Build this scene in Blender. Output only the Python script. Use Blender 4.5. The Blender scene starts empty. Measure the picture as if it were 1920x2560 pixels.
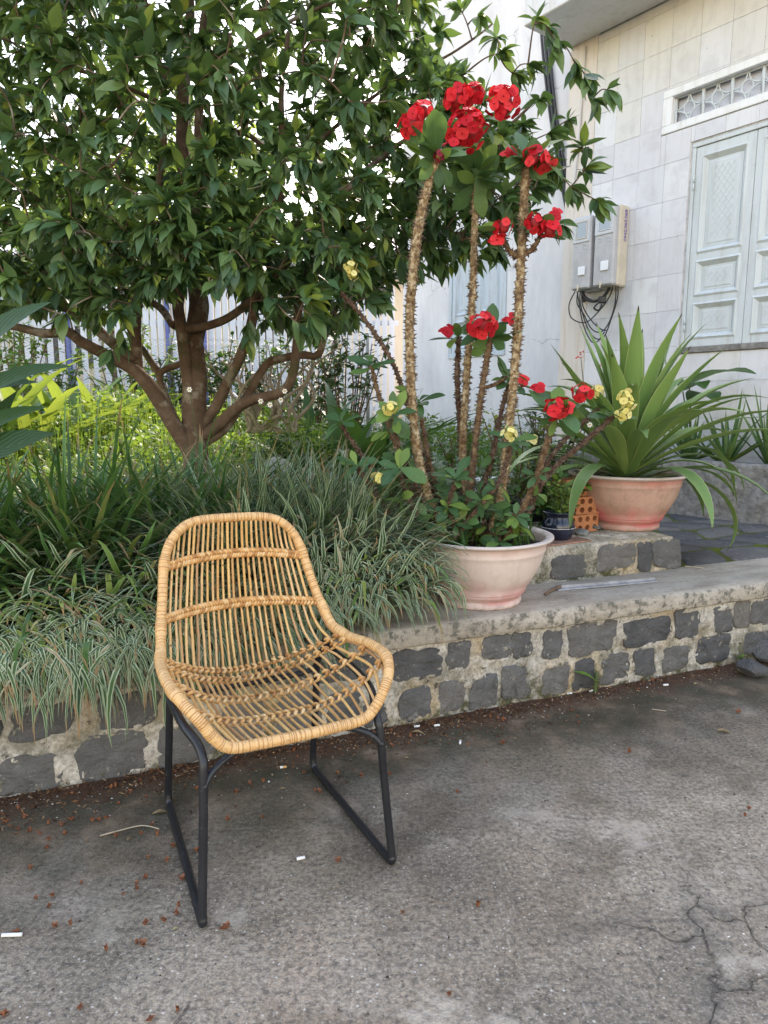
import bpy, bmesh, math, random
import numpy as np
from mathutils import Vector, Matrix
random.seed(5)
RN = np.random.default_rng(11)
scene = bpy.context.scene
COL = scene.collection

# ------------------------------------------------------------------ camera
F_PX, PITCH, CAM_H = 1720.0, math.atan(270 / 1720.0), 1.2
cam_data = bpy.data.cameras.new('camera')
cam_data.sensor_fit = 'VERTICAL'
cam_data.sensor_height = 24.0
cam_data.lens = F_PX / 2560.0 * 24.0
cam_data.clip_start = 0.05
cam_data.clip_end = 2000
cam = bpy.data.objects.new('camera', cam_data)
COL.objects.link(cam)
cam.location = (0, 0, CAM_H)
cam.rotation_euler = (math.pi / 2 - PITCH, 0, 0)
scene.camera = cam

# ------------------------------------------------------------------ sky, sun, exposure
SUN_EL, SUN_AZ = math.radians(40), math.atan2(0.30, 1.0)      # azimuth from +Y towards +X
world = bpy.data.worlds.new('World')
scene.world = world
world.use_nodes = True
wn = world.node_tree
sky = wn.nodes.new('ShaderNodeTexSky')
sky.sky_type = 'NISHITA'
sky.sun_disc = False
sky.sun_elevation = SUN_EL
sky.sun_rotation = SUN_AZ
sky.air_density = 1.8
sky.dust_density = 1.0
sky.ozone_density = 0.4
bg = wn.nodes['Background']
bg.inputs['Strength'].default_value = 0.15
wn.links.new(sky.outputs[0], bg.inputs['Color'])
sd = bpy.data.lights.new('sun', 'SUN')
sd.energy = 2.4
sd.angle = math.radians(1.5)
sd.color = (1.0, 0.95, 0.86)
sun = bpy.data.objects.new('sun', sd)
COL.objects.link(sun)
to_sun = Vector((math.sin(SUN_AZ) * math.cos(SUN_EL), math.cos(SUN_AZ) * math.cos(SUN_EL), math.sin(SUN_EL)))
sun.rotation_euler = to_sun.to_track_quat('Z', 'Y').to_euler()
sun.location = (0, 0, 20)
scene.view_settings.view_transform = 'Standard'
scene.view_settings.look = 'None'
scene.view_settings.gamma = 1.0
scene.view_settings.exposure = 2.1
scene.view_settings.use_white_balance = True          # camera white balance for the open shade
scene.view_settings.white_balance_temperature = 7200
scene.view_settings.white_balance_tint = 25
scene.render.engine = 'CYCLES'
scene.cycles.max_bounces = 6
scene.cycles.diffuse_bounces = 3
scene.cycles.glossy_bounces = 2
scene.cycles.transmission_bounces = 4

# ------------------------------------------------------------------ pixel helpers (a pixel gives only a direction)
CP, SP = math.cos(PITCH), math.sin(PITCH)
def ray(u, v):
    x = (u - 960) / F_PX; z = -(v - 1280) / F_PX
    return np.array([x, CP + z * SP, -SP + z * CP])
def at(u, v, Y):
    r = ray(u, v); return np.array([0, 0, CAM_H]) + r * (Y / r[1])
def at_z(u, v, z):
    r = ray(u, v); return np.array([0, 0, CAM_H]) + r * ((z - CAM_H) / r[2])
D = 1920 / 1659.0
def atd(u, v, Y): return at(u * D, v * D, Y)
def proj(P):
    P = np.asarray(P, float)
    X, Y, Z = P[..., 0], P[..., 1], P[..., 2] - CAM_H
    d = Y * CP - Z * SP
    return 960 + F_PX * X / d, 1280 - F_PX * (Y * SP + Z * CP) / d, d

# ------------------------------------------------------------------ mesh helpers
def nrm(a):
    a = np.asarray(a, float)
    return a / np.maximum(np.linalg.norm(a, axis=-1, keepdims=True), 1e-9)

def make_mesh(name, V, F, mat=None, uv=None, rnd=None, smooth=True):
    me = bpy.data.meshes.new(name)
    V = np.asarray(V, np.float32)
    if isinstance(F, np.ndarray) and F.ndim == 2:
        k = F.shape[1]; n = len(F)
        me.vertices.add(len(V)); me.vertices.foreach_set('co', V.ravel())
        me.loops.add(n * k); me.loops.foreach_set('vertex_index', F.astype(np.int32).ravel())
        me.polygons.add(n)
        me.polygons.foreach_set('loop_start', np.arange(0, n * k, k, dtype=np.int32))
        me.update(calc_edges=True)
    else:
        me.from_pydata(V.tolist(), [], [list(map(int, f)) for f in F])
        me.update()
    me.polygons.foreach_set('use_smooth', np.full(len(me.polygons), smooth, bool))
    if uv is not None:
        li = np.empty(len(me.loops), np.int32); me.loops.foreach_get('vertex_index', li)
        l = me.uv_layers.new(name='UVMap')
        l.data.foreach_set('uv', np.asarray(uv, np.float32)[li].ravel())
    if rnd is not None:
        a = me.attributes.new('rnd', 'FLOAT', 'POINT')
        a.data.foreach_set('value', np.asarray(rnd, np.float32))
    if mat is not None: me.materials.append(mat)
    return me

def link(o, parent=None, label=None, cat=None, group=None, kind=None):
    COL.objects.link(o)
    if parent is not None: o.parent = parent
    if label: o['label'] = label
    if cat: o['category'] = cat
    if group: o['group'] = group
    if kind: o['kind'] = kind
    return o

def thing(name, loc, rz=0.0, label=None, cat=None, group=None, kind=None):
    o = bpy.data.objects.new(name, None)
    o.empty_display_size = 0.05
    o.location = tuple(float(c) for c in loc); o.rotation_euler = (0, 0, rz)
    return link(o, None, label, cat, group, kind)

def put(name, V, F, mat, parent=None, local=False, uv=None, rnd=None, smooth=True, **kw):
    """link V,F as ONE mesh object; V is in world space unless local (parents that are only moved, not turned)"""
    V = np.asarray(V, float)
    if parent is not None and not local:
        p = parent; off = np.zeros(3)
        while p is not None:
            off += np.array(p.location); p = p.parent
        V = V - off
    o = bpy.data.objects.new(name, make_mesh(name, V, F, mat, uv, rnd, smooth))
    return link(o, parent, **kw)

def put_base(name, V, F, mat, **kw):
    """top-level single mesh with its origin at its base"""
    V = np.asarray(V, float)
    c = V.mean(0); c[2] = V[:, 2].min()
    o = put(name, V - c, F, mat, None, True, **kw)
    o.location = tuple(c)
    return o

class MB:
    def __init__(self): self.V = []; self.F = []; self.n = 0; self.U = []; self.R = []
    def add(self, V, F, uv=None, rnd=0.0):
        V = np.asarray(V, float)
        self.V.append(V)
        self.F += [[int(i) + self.n for i in f] for f in F]
        self.U.append(np.zeros((len(V), 2)) if uv is None else np.asarray(uv, float))
        self.R.append(np.full(len(V), rnd) if np.isscalar(rnd) else rnd)
        self.n += len(V); return self
    def box(self, lo, hi, bev=0.0): V, F = box(lo, hi, bev); return self.add(V, F)
    def put(self, name, mat, parent=None, local=False, smooth=True, **kw):
        return put(name, np.vstack(self.V), self.F, mat, parent, local, uv=np.vstack(self.U), rnd=np.concatenate(self.R), smooth=smooth, **kw)

def box(lo, hi, bev=0.0):
    lo = np.array(lo, float); hi = np.array(hi, float)
    if bev <= 0:
        V = [(x, y, z) for x in (lo[0], hi[0]) for y in (lo[1], hi[1]) for z in (lo[2], hi[2])]
        return np.array(V), [(0, 1, 3, 2), (4, 6, 7, 5), (0, 4, 5, 1), (2, 3, 7, 6), (0, 2, 6, 4), (1, 5, 7, 3)]
    V, idx = [], {}
    for i in (0, 1):
        for j in (0, 1):
            for k in (0, 1):
                c = np.array([(lo, hi)[i][0], (lo, hi)[j][1], (lo, hi)[k][2]])
                s = np.array([1 - 2 * i, 1 - 2 * j, 1 - 2 * k]) * bev
                for ax in range(3):
                    q = c + s; q[ax] = c[ax]
                    idx[(i, j, k, ax)] = len(V); V.append(q)
    F = []
    def quad(ax, val):
        o = [a for a in range(3) if a != ax]
        r = []
        for a, b in ((0, 0), (1, 0), (1, 1), (0, 1)):
            t = [0, 0, 0]; t[ax] = val; t[o[0]] = a; t[o[1]] = b
            r.append(idx[(t[0], t[1], t[2], ax)])
        flip = (val == 0) ^ (ax == 1)
        return r[::-1] if flip else r
    for ax in range(3):
        F += [quad(ax, 0), quad(ax, 1)]
    for ax in range(3):
        o = [a for a in range(3) if a != ax]
        for a in (0, 1):
            for b in (0, 1):
                t0 = [0, 0, 0]; t0[o[0]] = a; t0[o[1]] = b
                t1 = list(t0); t1[ax] = 1
                F.append((idx[(*t0, o[0])], idx[(*t1, o[0])], idx[(*t1, o[1])], idx[(*t0, o[1])]))
    for i in (0, 1):
        for j in (0, 1):
            for k in (0, 1): F.append(tuple(idx[(i, j, k, ax)] for ax in range(3)))
    return np.array(V), F

def spline(P, n=8, closed=False):
    P = np.asarray(P, float); m = len(P); out = []
    rngs = range(m if closed else m - 1)
    for i in rngs:
        if closed: a, b, c, d = P[(i - 1) % m], P[i], P[(i + 1) % m], P[(i + 2) % m]
        else: a, b, c, d = P[max(i - 1, 0)], P[i], P[i + 1], P[min(i + 2, m - 1)]
        for k in range(n):
            t = k / n
            out.append(0.5 * ((2 * b) + (c - a) * t + (2 * a - 5 * b + 4 * c - d) * t * t + (3 * b - a - 3 * c + d) * t ** 3))
    if not closed: out.append(P[-1])
    return np.array(out)

def resample(P, step):
    s = np.concatenate([[0], np.cumsum(np.linalg.norm(np.diff(P, axis=0), axis=1))])
    n = max(2, int(s[-1] / step) + 1); t = np.linspace(0, s[-1], n)
    return np.stack([np.interp(t, s, P[:, k]) for k in range(P.shape[1])], 1)

def tube(P, r, sides=8, closed=False, caps=True):
    P = np.asarray(P, float); n = len(P)
    r = np.full(n, r) if np.isscalar(r) else np.asarray(r, float)
    T = (np.roll(P, -1, 0) - np.roll(P, 1, 0)) if closed else np.gradient(P, axis=0)
    T = nrm(T)
    ref = np.array([0, 0, 1.0]) if abs(T[0][2]) < 0.9 else np.array([1.0, 0, 0])
    Nn = nrm(np.cross(T[0], ref)); fr = []
    for i in range(n):
        Nn = Nn - T[i] * (Nn @ T[i]); Nn = Nn / max(np.linalg.norm(Nn), 1e-9)
        fr.append((Nn.copy(), np.cross(T[i], Nn)))
    a = np.arange(sides) * 2 * math.pi / sides
    A = np.array([x[0] for x in fr]); B = np.array([x[1] for x in fr])
    V = P[:, None] + r[:, None, None] * (A[:, None] * np.cos(a)[None, :, None] + B[:, None] * np.sin(a)[None, :, None])
    V = V.reshape(-1, 3); F = []
    for i in range(n if closed else n - 1):
        j = (i + 1) % n
        for k in range(sides):
            l = (k + 1) % sides
            F.append((i * sides + k, i * sides + l, j * sides + l, j * sides + k))
    if caps and not closed:
        F.append(tuple(range(sides))[::-1]); F.append(tuple((n - 1) * sides + k for k in range(sides)))
    return V, F

def lathe(prof, seg=48, loc=(0, 0, 0)):
    prof = np.asarray(prof, float); n = len(prof)
    a = np.arange(seg) * 2 * math.pi / seg
    V = np.stack([prof[:, None, 0] * np.cos(a), prof[:, None, 0] * np.sin(a), np.repeat(prof[:, None, 1], seg, 1)], -1).reshape(-1, 3) + np.array(loc)
    F = [(i * seg + k, i * seg + (k + 1) % seg, (i + 1) * seg + (k + 1) % seg, (i + 1) * seg + k) for i in range(n - 1) for k in range(seg)]
    F.append(tuple(range(seg))[::-1]); F.append(tuple((n - 1) * seg + k for k in range(seg)))
    return V, F

def strips(base, d, up, L, W, prof, curl, fold=0.15, pw=1.0, wave=0.0):
    """leaf-like strips: three vertices across, curling away from `up`. returns V, F, uv, leaf index per vertex"""
    base = np.asarray(base, float); N = len(base); prof = np.asarray(prof, float); m = len(prof) - 1
    L = np.broadcast_to(L, (N,)); W = np.broadcast_to(W, (N,)); curl = np.broadcast_to(curl, (N,))
    d = nrm(d); up = np.asarray(up, float); up = nrm(up - d * (up * d).sum(1, keepdims=True))
    side = np.cross(d, up)
    t = np.linspace(0, 1, m + 1)
    th = curl[:, None] * t[None] ** pw
    tang = np.cos(th)[..., None] * d[:, None] - np.sin(th)[..., None] * up[:, None]
    nn = np.sin(th)[..., None] * d[:, None] + np.cos(th)[..., None] * up[:, None]
    stp = 0.5 * (tang[:, 1:] + tang[:, :-1]) * (L / m)[:, None, None]
    pos = base[:, None] + np.concatenate([np.zeros((N, 1, 3)), np.cumsum(stp, 1)], 1)
    if wave:
        pos = pos + nn * (np.sin(t * 9 + RN.random((N, 1)) * 6)[..., None] * wave * L[:, None, None])
    w = 0.5 * W[:, None] * prof[None]
    off = side[:, None] * w[..., None]; lift = nn * (w * fold)[..., None]
    V = np.stack([pos - off + lift, pos, pos + off + lift], 2).reshape(-1, 3)
    i = np.arange(N)[:, None] * (m + 1) * 3; j = np.arange(m)[None] * 3
    b = (i + j)[..., None]
    q = np.concatenate([b, b + 1, b + 4, b + 3, b + 1, b + 2, b + 5, b + 4], -1).reshape(-1, 4)
    uv = np.stack(np.broadcast_arrays(np.array([0, 0.5, 1.0])[None, None, :], t[None, :, None] + np.zeros((N, 1, 1))), -1).reshape(-1, 2)
    idx = np.repeat(np.arange(N), (m + 1) * 3)
    return V, q, uv, idx

def place_leaf(name, me, pos, d, up, scale, parent, off, **kw):
    """a leaf object that shares mesh data: unit leaf along +Y, upper side +Z"""
    d = nrm(d); up = nrm(up - d * (up @ d)); s = np.cross(d, up)
    o = bpy.data.objects.new(name, me)
    q = Matrix(((s[0], d[0], up[0]), (s[1], d[1], up[1]), (s[2], d[2], up[2])))
    o.rotation_euler = q.to_euler(); o.location = tuple(np.asarray(pos) - off)
    o.scale = tuple(scale) if not np.isscalar(scale) else (scale,) * 3
    return link(o, parent, **kw)

def unit_leaf(name, prof, width, curl, mat, fold=0.15, pw=1.0):
    V, Fq, uv, ix = strips([[0, 0, 0]], [[0, 1, 0]], [[0, 0, 1]], 1.0, width, prof, curl, fold, pw)
    return make_mesh(name, V, Fq, mat, uv, np.zeros(len(V)))

# ------------------------------------------------------------------ material helpers
class MT:
    def __init__(self, name):
        self.m = bpy.data.materials.new(name); self.m.use_nodes = True
        self.t = self.m.node_tree; self.b = self.t.nodes['Principled BSDF']; self.out = self.t.nodes['Material Output']
    def n(self, typ, ins=None, **pr):
        nd = self.t.nodes.new('ShaderNode' + typ)
        for k, v in pr.items(): setattr(nd, k, v)
        for k, v in (ins or {}).items():
            if isinstance(v, bpy.types.NodeSocket): self.t.links.new(v, nd.inputs[k])
            else: nd.inputs[k].default_value = v
        return nd
    def coord(self, which='Object'): return self.n('TexCoord').outputs[which]
    def noise(self, scale, detail=4, rough=0.55, vec=None, dist=0.0, off=None):
        vec = vec if vec is not None else self.coord()
        if off is not None: vec = self.n('VectorMath', {0: vec, 1: off}, operation='ADD').outputs[0]
        return self.n('TexNoise', {'Vector': vec, 'Scale': scale, 'Detail': detail, 'Roughness': rough, 'Distortion': dist}).outputs[0]
    def voro(self, scale, feature='F1', vec=None, out=0, rnd=1.0):
        return self.n('TexVoronoi', {'Vector': vec if vec is not None else self.coord(), 'Scale': scale, 'Randomness': rnd}, feature=feature).outputs[out]
    def ramp(self, fac, stops, interp='LINEAR'):
        r = self.n('ValToRGB', {0: fac}); cr = r.color_ramp; cr.interpolation = interp
        while len(cr.elements) < len(stops): cr.elements.new(0.5)
        for e, (p, c) in zip(cr.elements, stops):
            e.position = p; e.color = (*c, 1) if len(c) == 3 else c
        return r.outputs[0]
    def f(self, fac, a, b):     # map fac a..b -> 0..1
        return self.n('MapRange', {0: fac, 1: a, 2: b, 3: 0.0, 4: 1.0}).outputs[0]
    def mix(self, fac, a, b, blend='MIX'):
        nd = self.n('Mix', None, data_type='RGBA', blend_type=blend)
        for i, v in ((0, fac), (6, a), (7, b)):
            if isinstance(v, bpy.types.NodeSocket): self.t.links.new(v, nd.inputs[i])
            elif i == 0: nd.inputs[0].default_value = v
            else: nd.inputs[i].default_value = (*v, 1) if len(v) == 3 else v
        return nd.outputs[2]
    def math(self, op, a, b=0.0, c=0.0): return self.n('Math', {0: a, 1: b, 2: c}, operation=op).outputs[0]
    def rnd(self):
        a = self.n('Attribute', None, attribute_name='rnd').outputs['Fac']
        o = self.n('ObjectInfo').outputs['Random']
        return self.math('FRACT', self.math('ADD', a, o))
    def col(self, c):
        if isinstance(c, bpy.types.NodeSocket): self.t.links.new(c, self.b.inputs['Base Color'])
        else: self.b.inputs['Base Color'].default_value = (*c, 1)
        return self
    def rough(self, r, spec=None):
        if isinstance(r, bpy.types.NodeSocket): self.t.links.new(r, self.b.inputs['Roughness'])
        else: self.b.inputs['Roughness'].default_value = r
        if spec is not None: self.b.inputs['Specular IOR Level'].default_value = spec
        return self
    def bump(self, h, dist=0.003, strength=1.0):
        b = self.n('Bump', {'Height': h, 'Distance': dist, 'Strength': strength})
        self.t.links.new(b.outputs[0], self.b.inputs['Normal']); return self
    def translucent(self, c, fac):
        tr = self.n('BsdfTranslucent', {'Color': c if isinstance(c, bpy.types.NodeSocket) else (*c, 1)})
        mx = self.n('MixShader', {0: fac, 1: self.b.outputs[0], 2: tr.outputs[0]})
        self.t.links.new(mx.outputs[0], self.out.inputs['Surface']); return self
def simple(name, c, r=0.6, var=0.25, scale=18.0, bump=0.0, spec=None, metal=0.0):
    m = MT(name); nz = m.noise(scale, 5, 0.6)
    m.col(m.mix(m.f(nz, 0.3, 0.7), tuple(x * (1 - var) for x in c), tuple(min(1, x * (1 + var)) for x in c))).rough(r, spec)
    if bump: m.bump(nz, bump)
    m.b.inputs['Metallic'].default_value = metal
    return m.m

def leaf_mat(name, stops, trans, fac=0.3, rough=0.38, rib=(0.25, 0.36, 0.12), ribw=0.06, edge=None, tipcol=None, spec=0.5, blotch=True, veins=0.0):
    """leaf: per-leaf colour, paler midrib, optional pale margins, dry tips"""
    m = MT(name); r = m.rnd(); c = m.ramp(r, stops)
    if blotch:
        c = m.mix(m.f(m.noise(60, 3), 0.35, 0.75), c, m.mix(0.35, c, (0.02, 0.03, 0.01)))
    sep = m.n('SeparateXYZ', {0: m.coord('UV')})
    ac = m.math('ABSOLUTE', m.math('SUBTRACT', sep.outputs[0], 0.5))
    if rib: c = m.mix(m.math('MULTIPLY', m.math('LESS_THAN', ac, ribw), 0.45), c, rib)
    if veins:
        ph = m.math('SUBTRACT', m.math('MULTIPLY', sep.outputs[1], 70.0), m.math('MULTIPLY', ac, 46.0))
        c = m.mix(m.math('MULTIPLY', m.f(m.math('SINE', ph), 0.2, 1.0), veins), c, m.mix(0.5, c, (0.16, 0.24, 0.10)))
    if edge: c = m.mix(m.math('MULTIPLY', m.f(ac, edge[1], edge[1] + 0.06), edge[2]), c, edge[0])
    if tipcol:
        tt = m.math('ADD', sep.outputs[1], m.math('MULTIPLY', m.math('SUBTRACT', m.math('FRACT', m.math('MULTIPLY', r, 7.31)), 0.5), tipcol[2]))
        c = m.mix(m.f(tt, tipcol[1], tipcol[1] + 0.08), c, tipcol[0])
    m.col(c).rough(rough, spec)
    m.translucent(m.mix(0.5, c, trans), fac)
    return m.m
# ------------------------------------------------------------------ frames of reference
KA = math.radians(21.5)
K0 = np.array([0.06, 2.45, 0.0]); KX = np.array([math.cos(KA), math.sin(KA), 0]); KY = np.array([-math.sin(KA), math.cos(KA), 0])
def KW(a, b, z): return K0 + KX * a + KY * b + np.array([0, 0, z])
def to_k(P):
    q = np.asarray(P, float) - K0
    return q @ KX, q @ KY
def on_kerb(u, v):          # pixel -> (a, z) on the kerb's front face
    r = ray(u, v); o = np.array([0, 0, CAM_H]); t = ((K0 - o) @ KY) / (r @ KY); P = o + r * t
    return (P - K0) @ KX, P[2]
Z_WALL, Z_CAP = 0.307, 0.387
HX = np.array([0.6015, -0.7988, 0]); HY = np.array([0.7988, 0.6015, 0]); H0 = np.array([1.853, 6.503, 0])
HA = math.atan2(HX[1], HX[0])
def on_house(u, v, depth=0.0):   # pixel -> (s, z) on the plane parallel to the facade
    r = ray(u, v); o = np.array([0, 0, CAM_H]); t = ((H0 + HY * depth - o) @ HY) / (r @ HY); P = o + r * t
    return (P - H0) @ HX, P[2]

# ------------------------------------------------------------------ surface materials
def m_ground():
    m = MT('yard_concrete'); co = m.coord()
    big = m.noise(0.9, 5, 0.6, co); mid = m.noise(5, 6, 0.65, co); fine = m.noise(70, 4, 0.7, co); grit = m.voro(220, vec=co)
    c = m.ramp(mid, [(0.25, (0.22, 0.165, 0.11)), (0.45, (0.36, 0.285, 0.20)), (0.6, (0.46, 0.375, 0.27)), (0.8, (0.58, 0.49, 0.37))])
    c = m.mix(m.math('MULTIPLY', m.f(big, 0.47, 0.60), 0.75), c, (0.175, 0.145, 0.105))
    c = m.mix(m.math('MULTIPLY', m.f(m.noise(1.6, 5, 0.65, co, off=(2, 8, 4)), 0.55, 0.68), 0.55), c, (0.60, 0.53, 0.43))
    c = m.mix(m.math('MULTIPLY', m.f(m.noise(1.7, 4, 0.5, co, off=(7, 3, 1)), 0.50, 0.68), 0.6), c, (0.42, 0.30, 0.20))
    c = m.mix(m.f(fine, 0.36, 0.62), m.mix(0.72, c, (0.05, 0.045, 0.04)), c)
    c = m.mix(m.math('MULTIPLY', m.f(m.noise(130, 2, 0.5, co), 0.56, 0.64), 0.45), c, (0.50, 0.44, 0.36))
    c = m.mix(m.math('MULTIPLY', m.f(m.noise(30, 4, 0.7, co, off=(3, 9, 2)), 0.57, 0.67), 0.55), c, (0.08, 0.068, 0.055))
    cell = m.n('TexVoronoi', {'Vector': co, 'Scale': 75.0}, feature='F1')
    sel = m.math('GREATER_THAN', m.n('SeparateColor', {0: cell.outputs['Color']}).outputs[0], 0.91)
    spk = m.math('MULTIPLY', sel, m.math('LESS_THAN', cell.outputs['Distance'], 0.23))
    c = m.mix(m.math('MULTIPLY', spk, 0.7), c, (0.62, 0.56, 0.47))
    blot = m.noise(2.6, 6, 0.7, co, off=(12, 5, 3))
    c = m.mix(m.math('MULTIPLY', m.f(blot, 0.50, 0.60), 0.55), c, m.mix(0.62, c, (0.085, 0.06, 0.038)))
    c = m.mix(m.math('MULTIPLY', m.f(m.noise(3.4, 6, 0.72, co, off=(21, 7, 1)), 0.57, 0.66), 0.5), c, (0.56, 0.48, 0.375))
    # damp, mossy, soil-stained band at the foot of the stone kerb
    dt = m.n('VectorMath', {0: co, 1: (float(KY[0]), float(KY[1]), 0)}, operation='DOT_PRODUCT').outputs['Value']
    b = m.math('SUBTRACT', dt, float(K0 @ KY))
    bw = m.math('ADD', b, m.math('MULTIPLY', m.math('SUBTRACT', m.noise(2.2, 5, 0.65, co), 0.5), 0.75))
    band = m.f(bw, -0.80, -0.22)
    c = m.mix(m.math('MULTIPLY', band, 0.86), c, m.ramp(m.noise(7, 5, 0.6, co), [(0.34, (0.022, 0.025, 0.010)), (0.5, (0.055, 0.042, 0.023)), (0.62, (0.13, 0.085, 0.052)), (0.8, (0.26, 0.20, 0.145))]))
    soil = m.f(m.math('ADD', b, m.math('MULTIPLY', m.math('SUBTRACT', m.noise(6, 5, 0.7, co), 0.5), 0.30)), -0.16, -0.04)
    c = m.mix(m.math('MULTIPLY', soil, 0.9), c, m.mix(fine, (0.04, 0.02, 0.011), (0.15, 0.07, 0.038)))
    # cracks: a web on the weathered right side, one long crack at the left
    dis = m.n('VectorMath', {0: co, 1: m.n('VectorMath', {0: m.n('TexNoise', {'Vector': co, 'Scale': 6.0, 'Detail': 5.0}).outputs[1], 1: (0.22, 0.22, 0.0)}, operation='MULTIPLY').outputs[0]}, operation='ADD').outputs[0]
    ce = m.voro(2.3, 'DISTANCE_TO_EDGE', dis)
    sx = m.n('SeparateXYZ', {0: co})
    zone = m.math('MULTIPLY', m.f(sx.outputs[0], 0.38, 0.62), m.math('SUBTRACT', 1.0, m.f(sx.outputs[1], 1.45, 1.75)))
    cr = m.math('MULTIPLY', m.math('SUBTRACT', 1.0, m.f(ce, 0.0, 0.009)), zone)
    wob = m.math('MULTIPLY', m.math('SUBTRACT', m.noise(7, 5, 0.7, co, off=(4, 4, 4)), 0.5), 0.11)
    lx = m.math('ABSOLUTE', m.math('ADD', m.math('ADD', sx.outputs[0], m.math('MULTIPLY', sx.outputs[1], -0.35)), m.math('ADD', wob, 0.825)))
    cr2 = m.math('MULTIPLY', m.math('SUBTRACT', 1.0, m.f(lx, 0.001, 0.006)), m.math('LESS_THAN', sx.outputs[1], 1.22))
    cr = m.math('MAXIMUM', cr, cr2)
    stain = m.math('MULTIPLY', m.math('SUBTRACT', 1.0, m.f(ce, 0.01, 0.09)), m.math('MULTIPLY', zone, m.f(mid, 0.42, 0.6)))
    c = m.mix(m.math('MULTIPLY', stain, 0.6), c, (0.07, 0.063, 0.055))
    c = m.mix(m.math('MULTIPLY', cr, m.n('MapRange', {0: m.noise(9, 3, 0.6, co, off=(6, 1, 3)), 1: 0.38, 2: 0.6, 3: 0.05, 4: 0.6}).outputs[0]), c, (0.045, 0.04, 0.034))
    h = m.math('ADD', m.math('MULTIPLY', fine, 0.6), m.math('MULTIPLY', mid, 0.8))
    h = m.math('SUBTRACT', m.math('ADD', h, m.math('MULTIPLY', grit, -0.3)), m.math('MULTIPLY', cr, 1.4))
    m.col(c).rough(0.85, 0.3).bump(h, 0.006, 0.9); return m.m
def m_mortar():
    m = MT('mortar'); co = m.coord()
    a = m.noise(9, 6, 0.65, co); f = m.noise(75, 4, 0.7, co)
    c = m.ramp(a, [(0.25, (0.34, 0.295, 0.24)), (0.45, (0.54, 0.49, 0.42)), (0.62, (0.64, 0.59, 0.51)), (0.8, (0.70, 0.64, 0.55))])
    c = m.mix(m.math('MULTIPLY', m.f(m.noise(3.2, 4, 0.5, co, off=(4, 1, 2)), 0.53, 0.66), 0.6), c, (0.50, 0.33, 0.14))
    c = m.mix(m.f(f, 0.35, 0.62), m.mix(0.55, c, (0.08, 0.065, 0.045)), c)
    sx = m.n('SeparateXYZ', {0: co})
    mo = m.math('MULTIPLY', m.f(m.noise(7, 5, 0.7, co, off=(9, 0, 3)), 0.44, 0.57), m.math('SUBTRACT', 1.0, m.f(sx.outputs[2], 0.03, 0.30)))
    c = m.mix(m.math('MULTIPLY', mo, 0.9), c, m.mix(f, (0.025, 0.03, 0.008), (0.075, 0.075, 0.02)))
    c = m.mix(m.math('MULTIPLY', m.f(m.noise(24, 4, 0.7, co, off=(2, 2, 8)), 0.60, 0.66), 0.85), c, (0.05, 0.045, 0.035))
    m.col(c).rough(0.92, 0.2).bump(m.math('ADD', m.math('MULTIPLY', f, 0.7), a), 0.010, 0.9); return m.m
def m_stone():
    m = MT('basalt'); co = m.n('VectorMath', {0: m.coord(), 1: m.n('VectorMath', {0: (1, 1, 1), 3: 1.0}, operation='SCALE').outputs[0]}, operation='ADD').outputs[0]
    r = m.n('ObjectInfo').outputs['Random']
    a = m.noise(8, 5, 0.6, co); f = m.noise(110, 3, 0.7, co)
    c = m.ramp(r, [(0, (0.085, 0.085, 0.087)), (.5, (0.135, 0.132, 0.128)), (.85, (0.18, 0.17, 0.155)), (1, (0.22, 0.20, 0.175))])
    c = m.mix(m.f(a, 0.3, 0.75), m.mix(0.3, c, (0.03, 0.03, 0.032)), m.mix(0.25, c, (0.19, 0.18, 0.165)))
    c = m.mix(m.math('MULTIPLY', m.f(m.noise(22, 5, 0.75, co, off=(5, 5, 5)), 0.61, 0.66), 0.8), c, (0.40, 0.36, 0.30))
    c = m.mix(m.math('GREATER_THAN', f, 0.715), c, (0.45, 0.43, 0.40))
    m.col(c).rough(0.78, 0.3).bump(m.math('ADD', m.math('MULTIPLY', f, 0.25), m.math('MULTIPLY', m.noise(17, 6, 0.7, co, dist=0.6), 1.6)), 0.016, 1.0); return m.m
def m_cap():
    m = MT('cap_concrete'); co = m.coord()
    st = m.n('Mapping', {'Vector': co, 'Scale': (1.4, 5.0, 5.0)}).outputs[0]
    a = m.noise(2.4, 6, 0.65, st); f = m.noise(60, 4, 0.7, co)
    c = m.ramp(a, [(0.25, (0.25, 0.205, 0.15)), (0.45, (0.40, 0.345, 0.275)), (0.6, (0.50, 0.44, 0.36)), (0.8, (0.40, 0.30, 0.20))])
    c = m.mix(m.f(f, 0.3, 0.65), m.mix(0.3, c, (0.09, 0.08, 0.07)), c)
    sx = m.n('SeparateXYZ', {0: co})
    front = m.math('LESS_THAN', sx.outputs[1], -0.022)
    lich = m.math('MULTIPLY', m.f(m.noise(26, 5, 0.75, co), 0.49, 0.60), m.math('ADD', m.math('MULTIPLY', front, 0.75), 0.12))
    c = m.mix(lich, c, m.mix(f, (0.05, 0.048, 0.038), (0.15, 0.14, 0.11)))
    c = m.mix(m.math('GREATER_THAN', m.noise(48, 2, 0.5, co, off=(2, 7, 1)), 0.74), c, (0.03, 0.028, 0.025))
    m.col(c).rough(0.8, 0.3).bump(m.math('ADD', f, a), 0.004, 0.7); return m.m
def m_moss():
    m = MT('moss'); f = m.noise(160, 4, 0.8); a = m.noise(9, 4)
    c = m.mix(m.f(a, 0.4, 0.6), m.mix(f, (0.045, 0.07, 0.008), (0.19, 0.24, 0.03)), m.mix(f, (0.05, 0.055, 0.02), (0.16, 0.15, 0.08)))
    m.col(c).rough(0.95, 0.1).bump(f, 0.008, 1); return m.m
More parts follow.
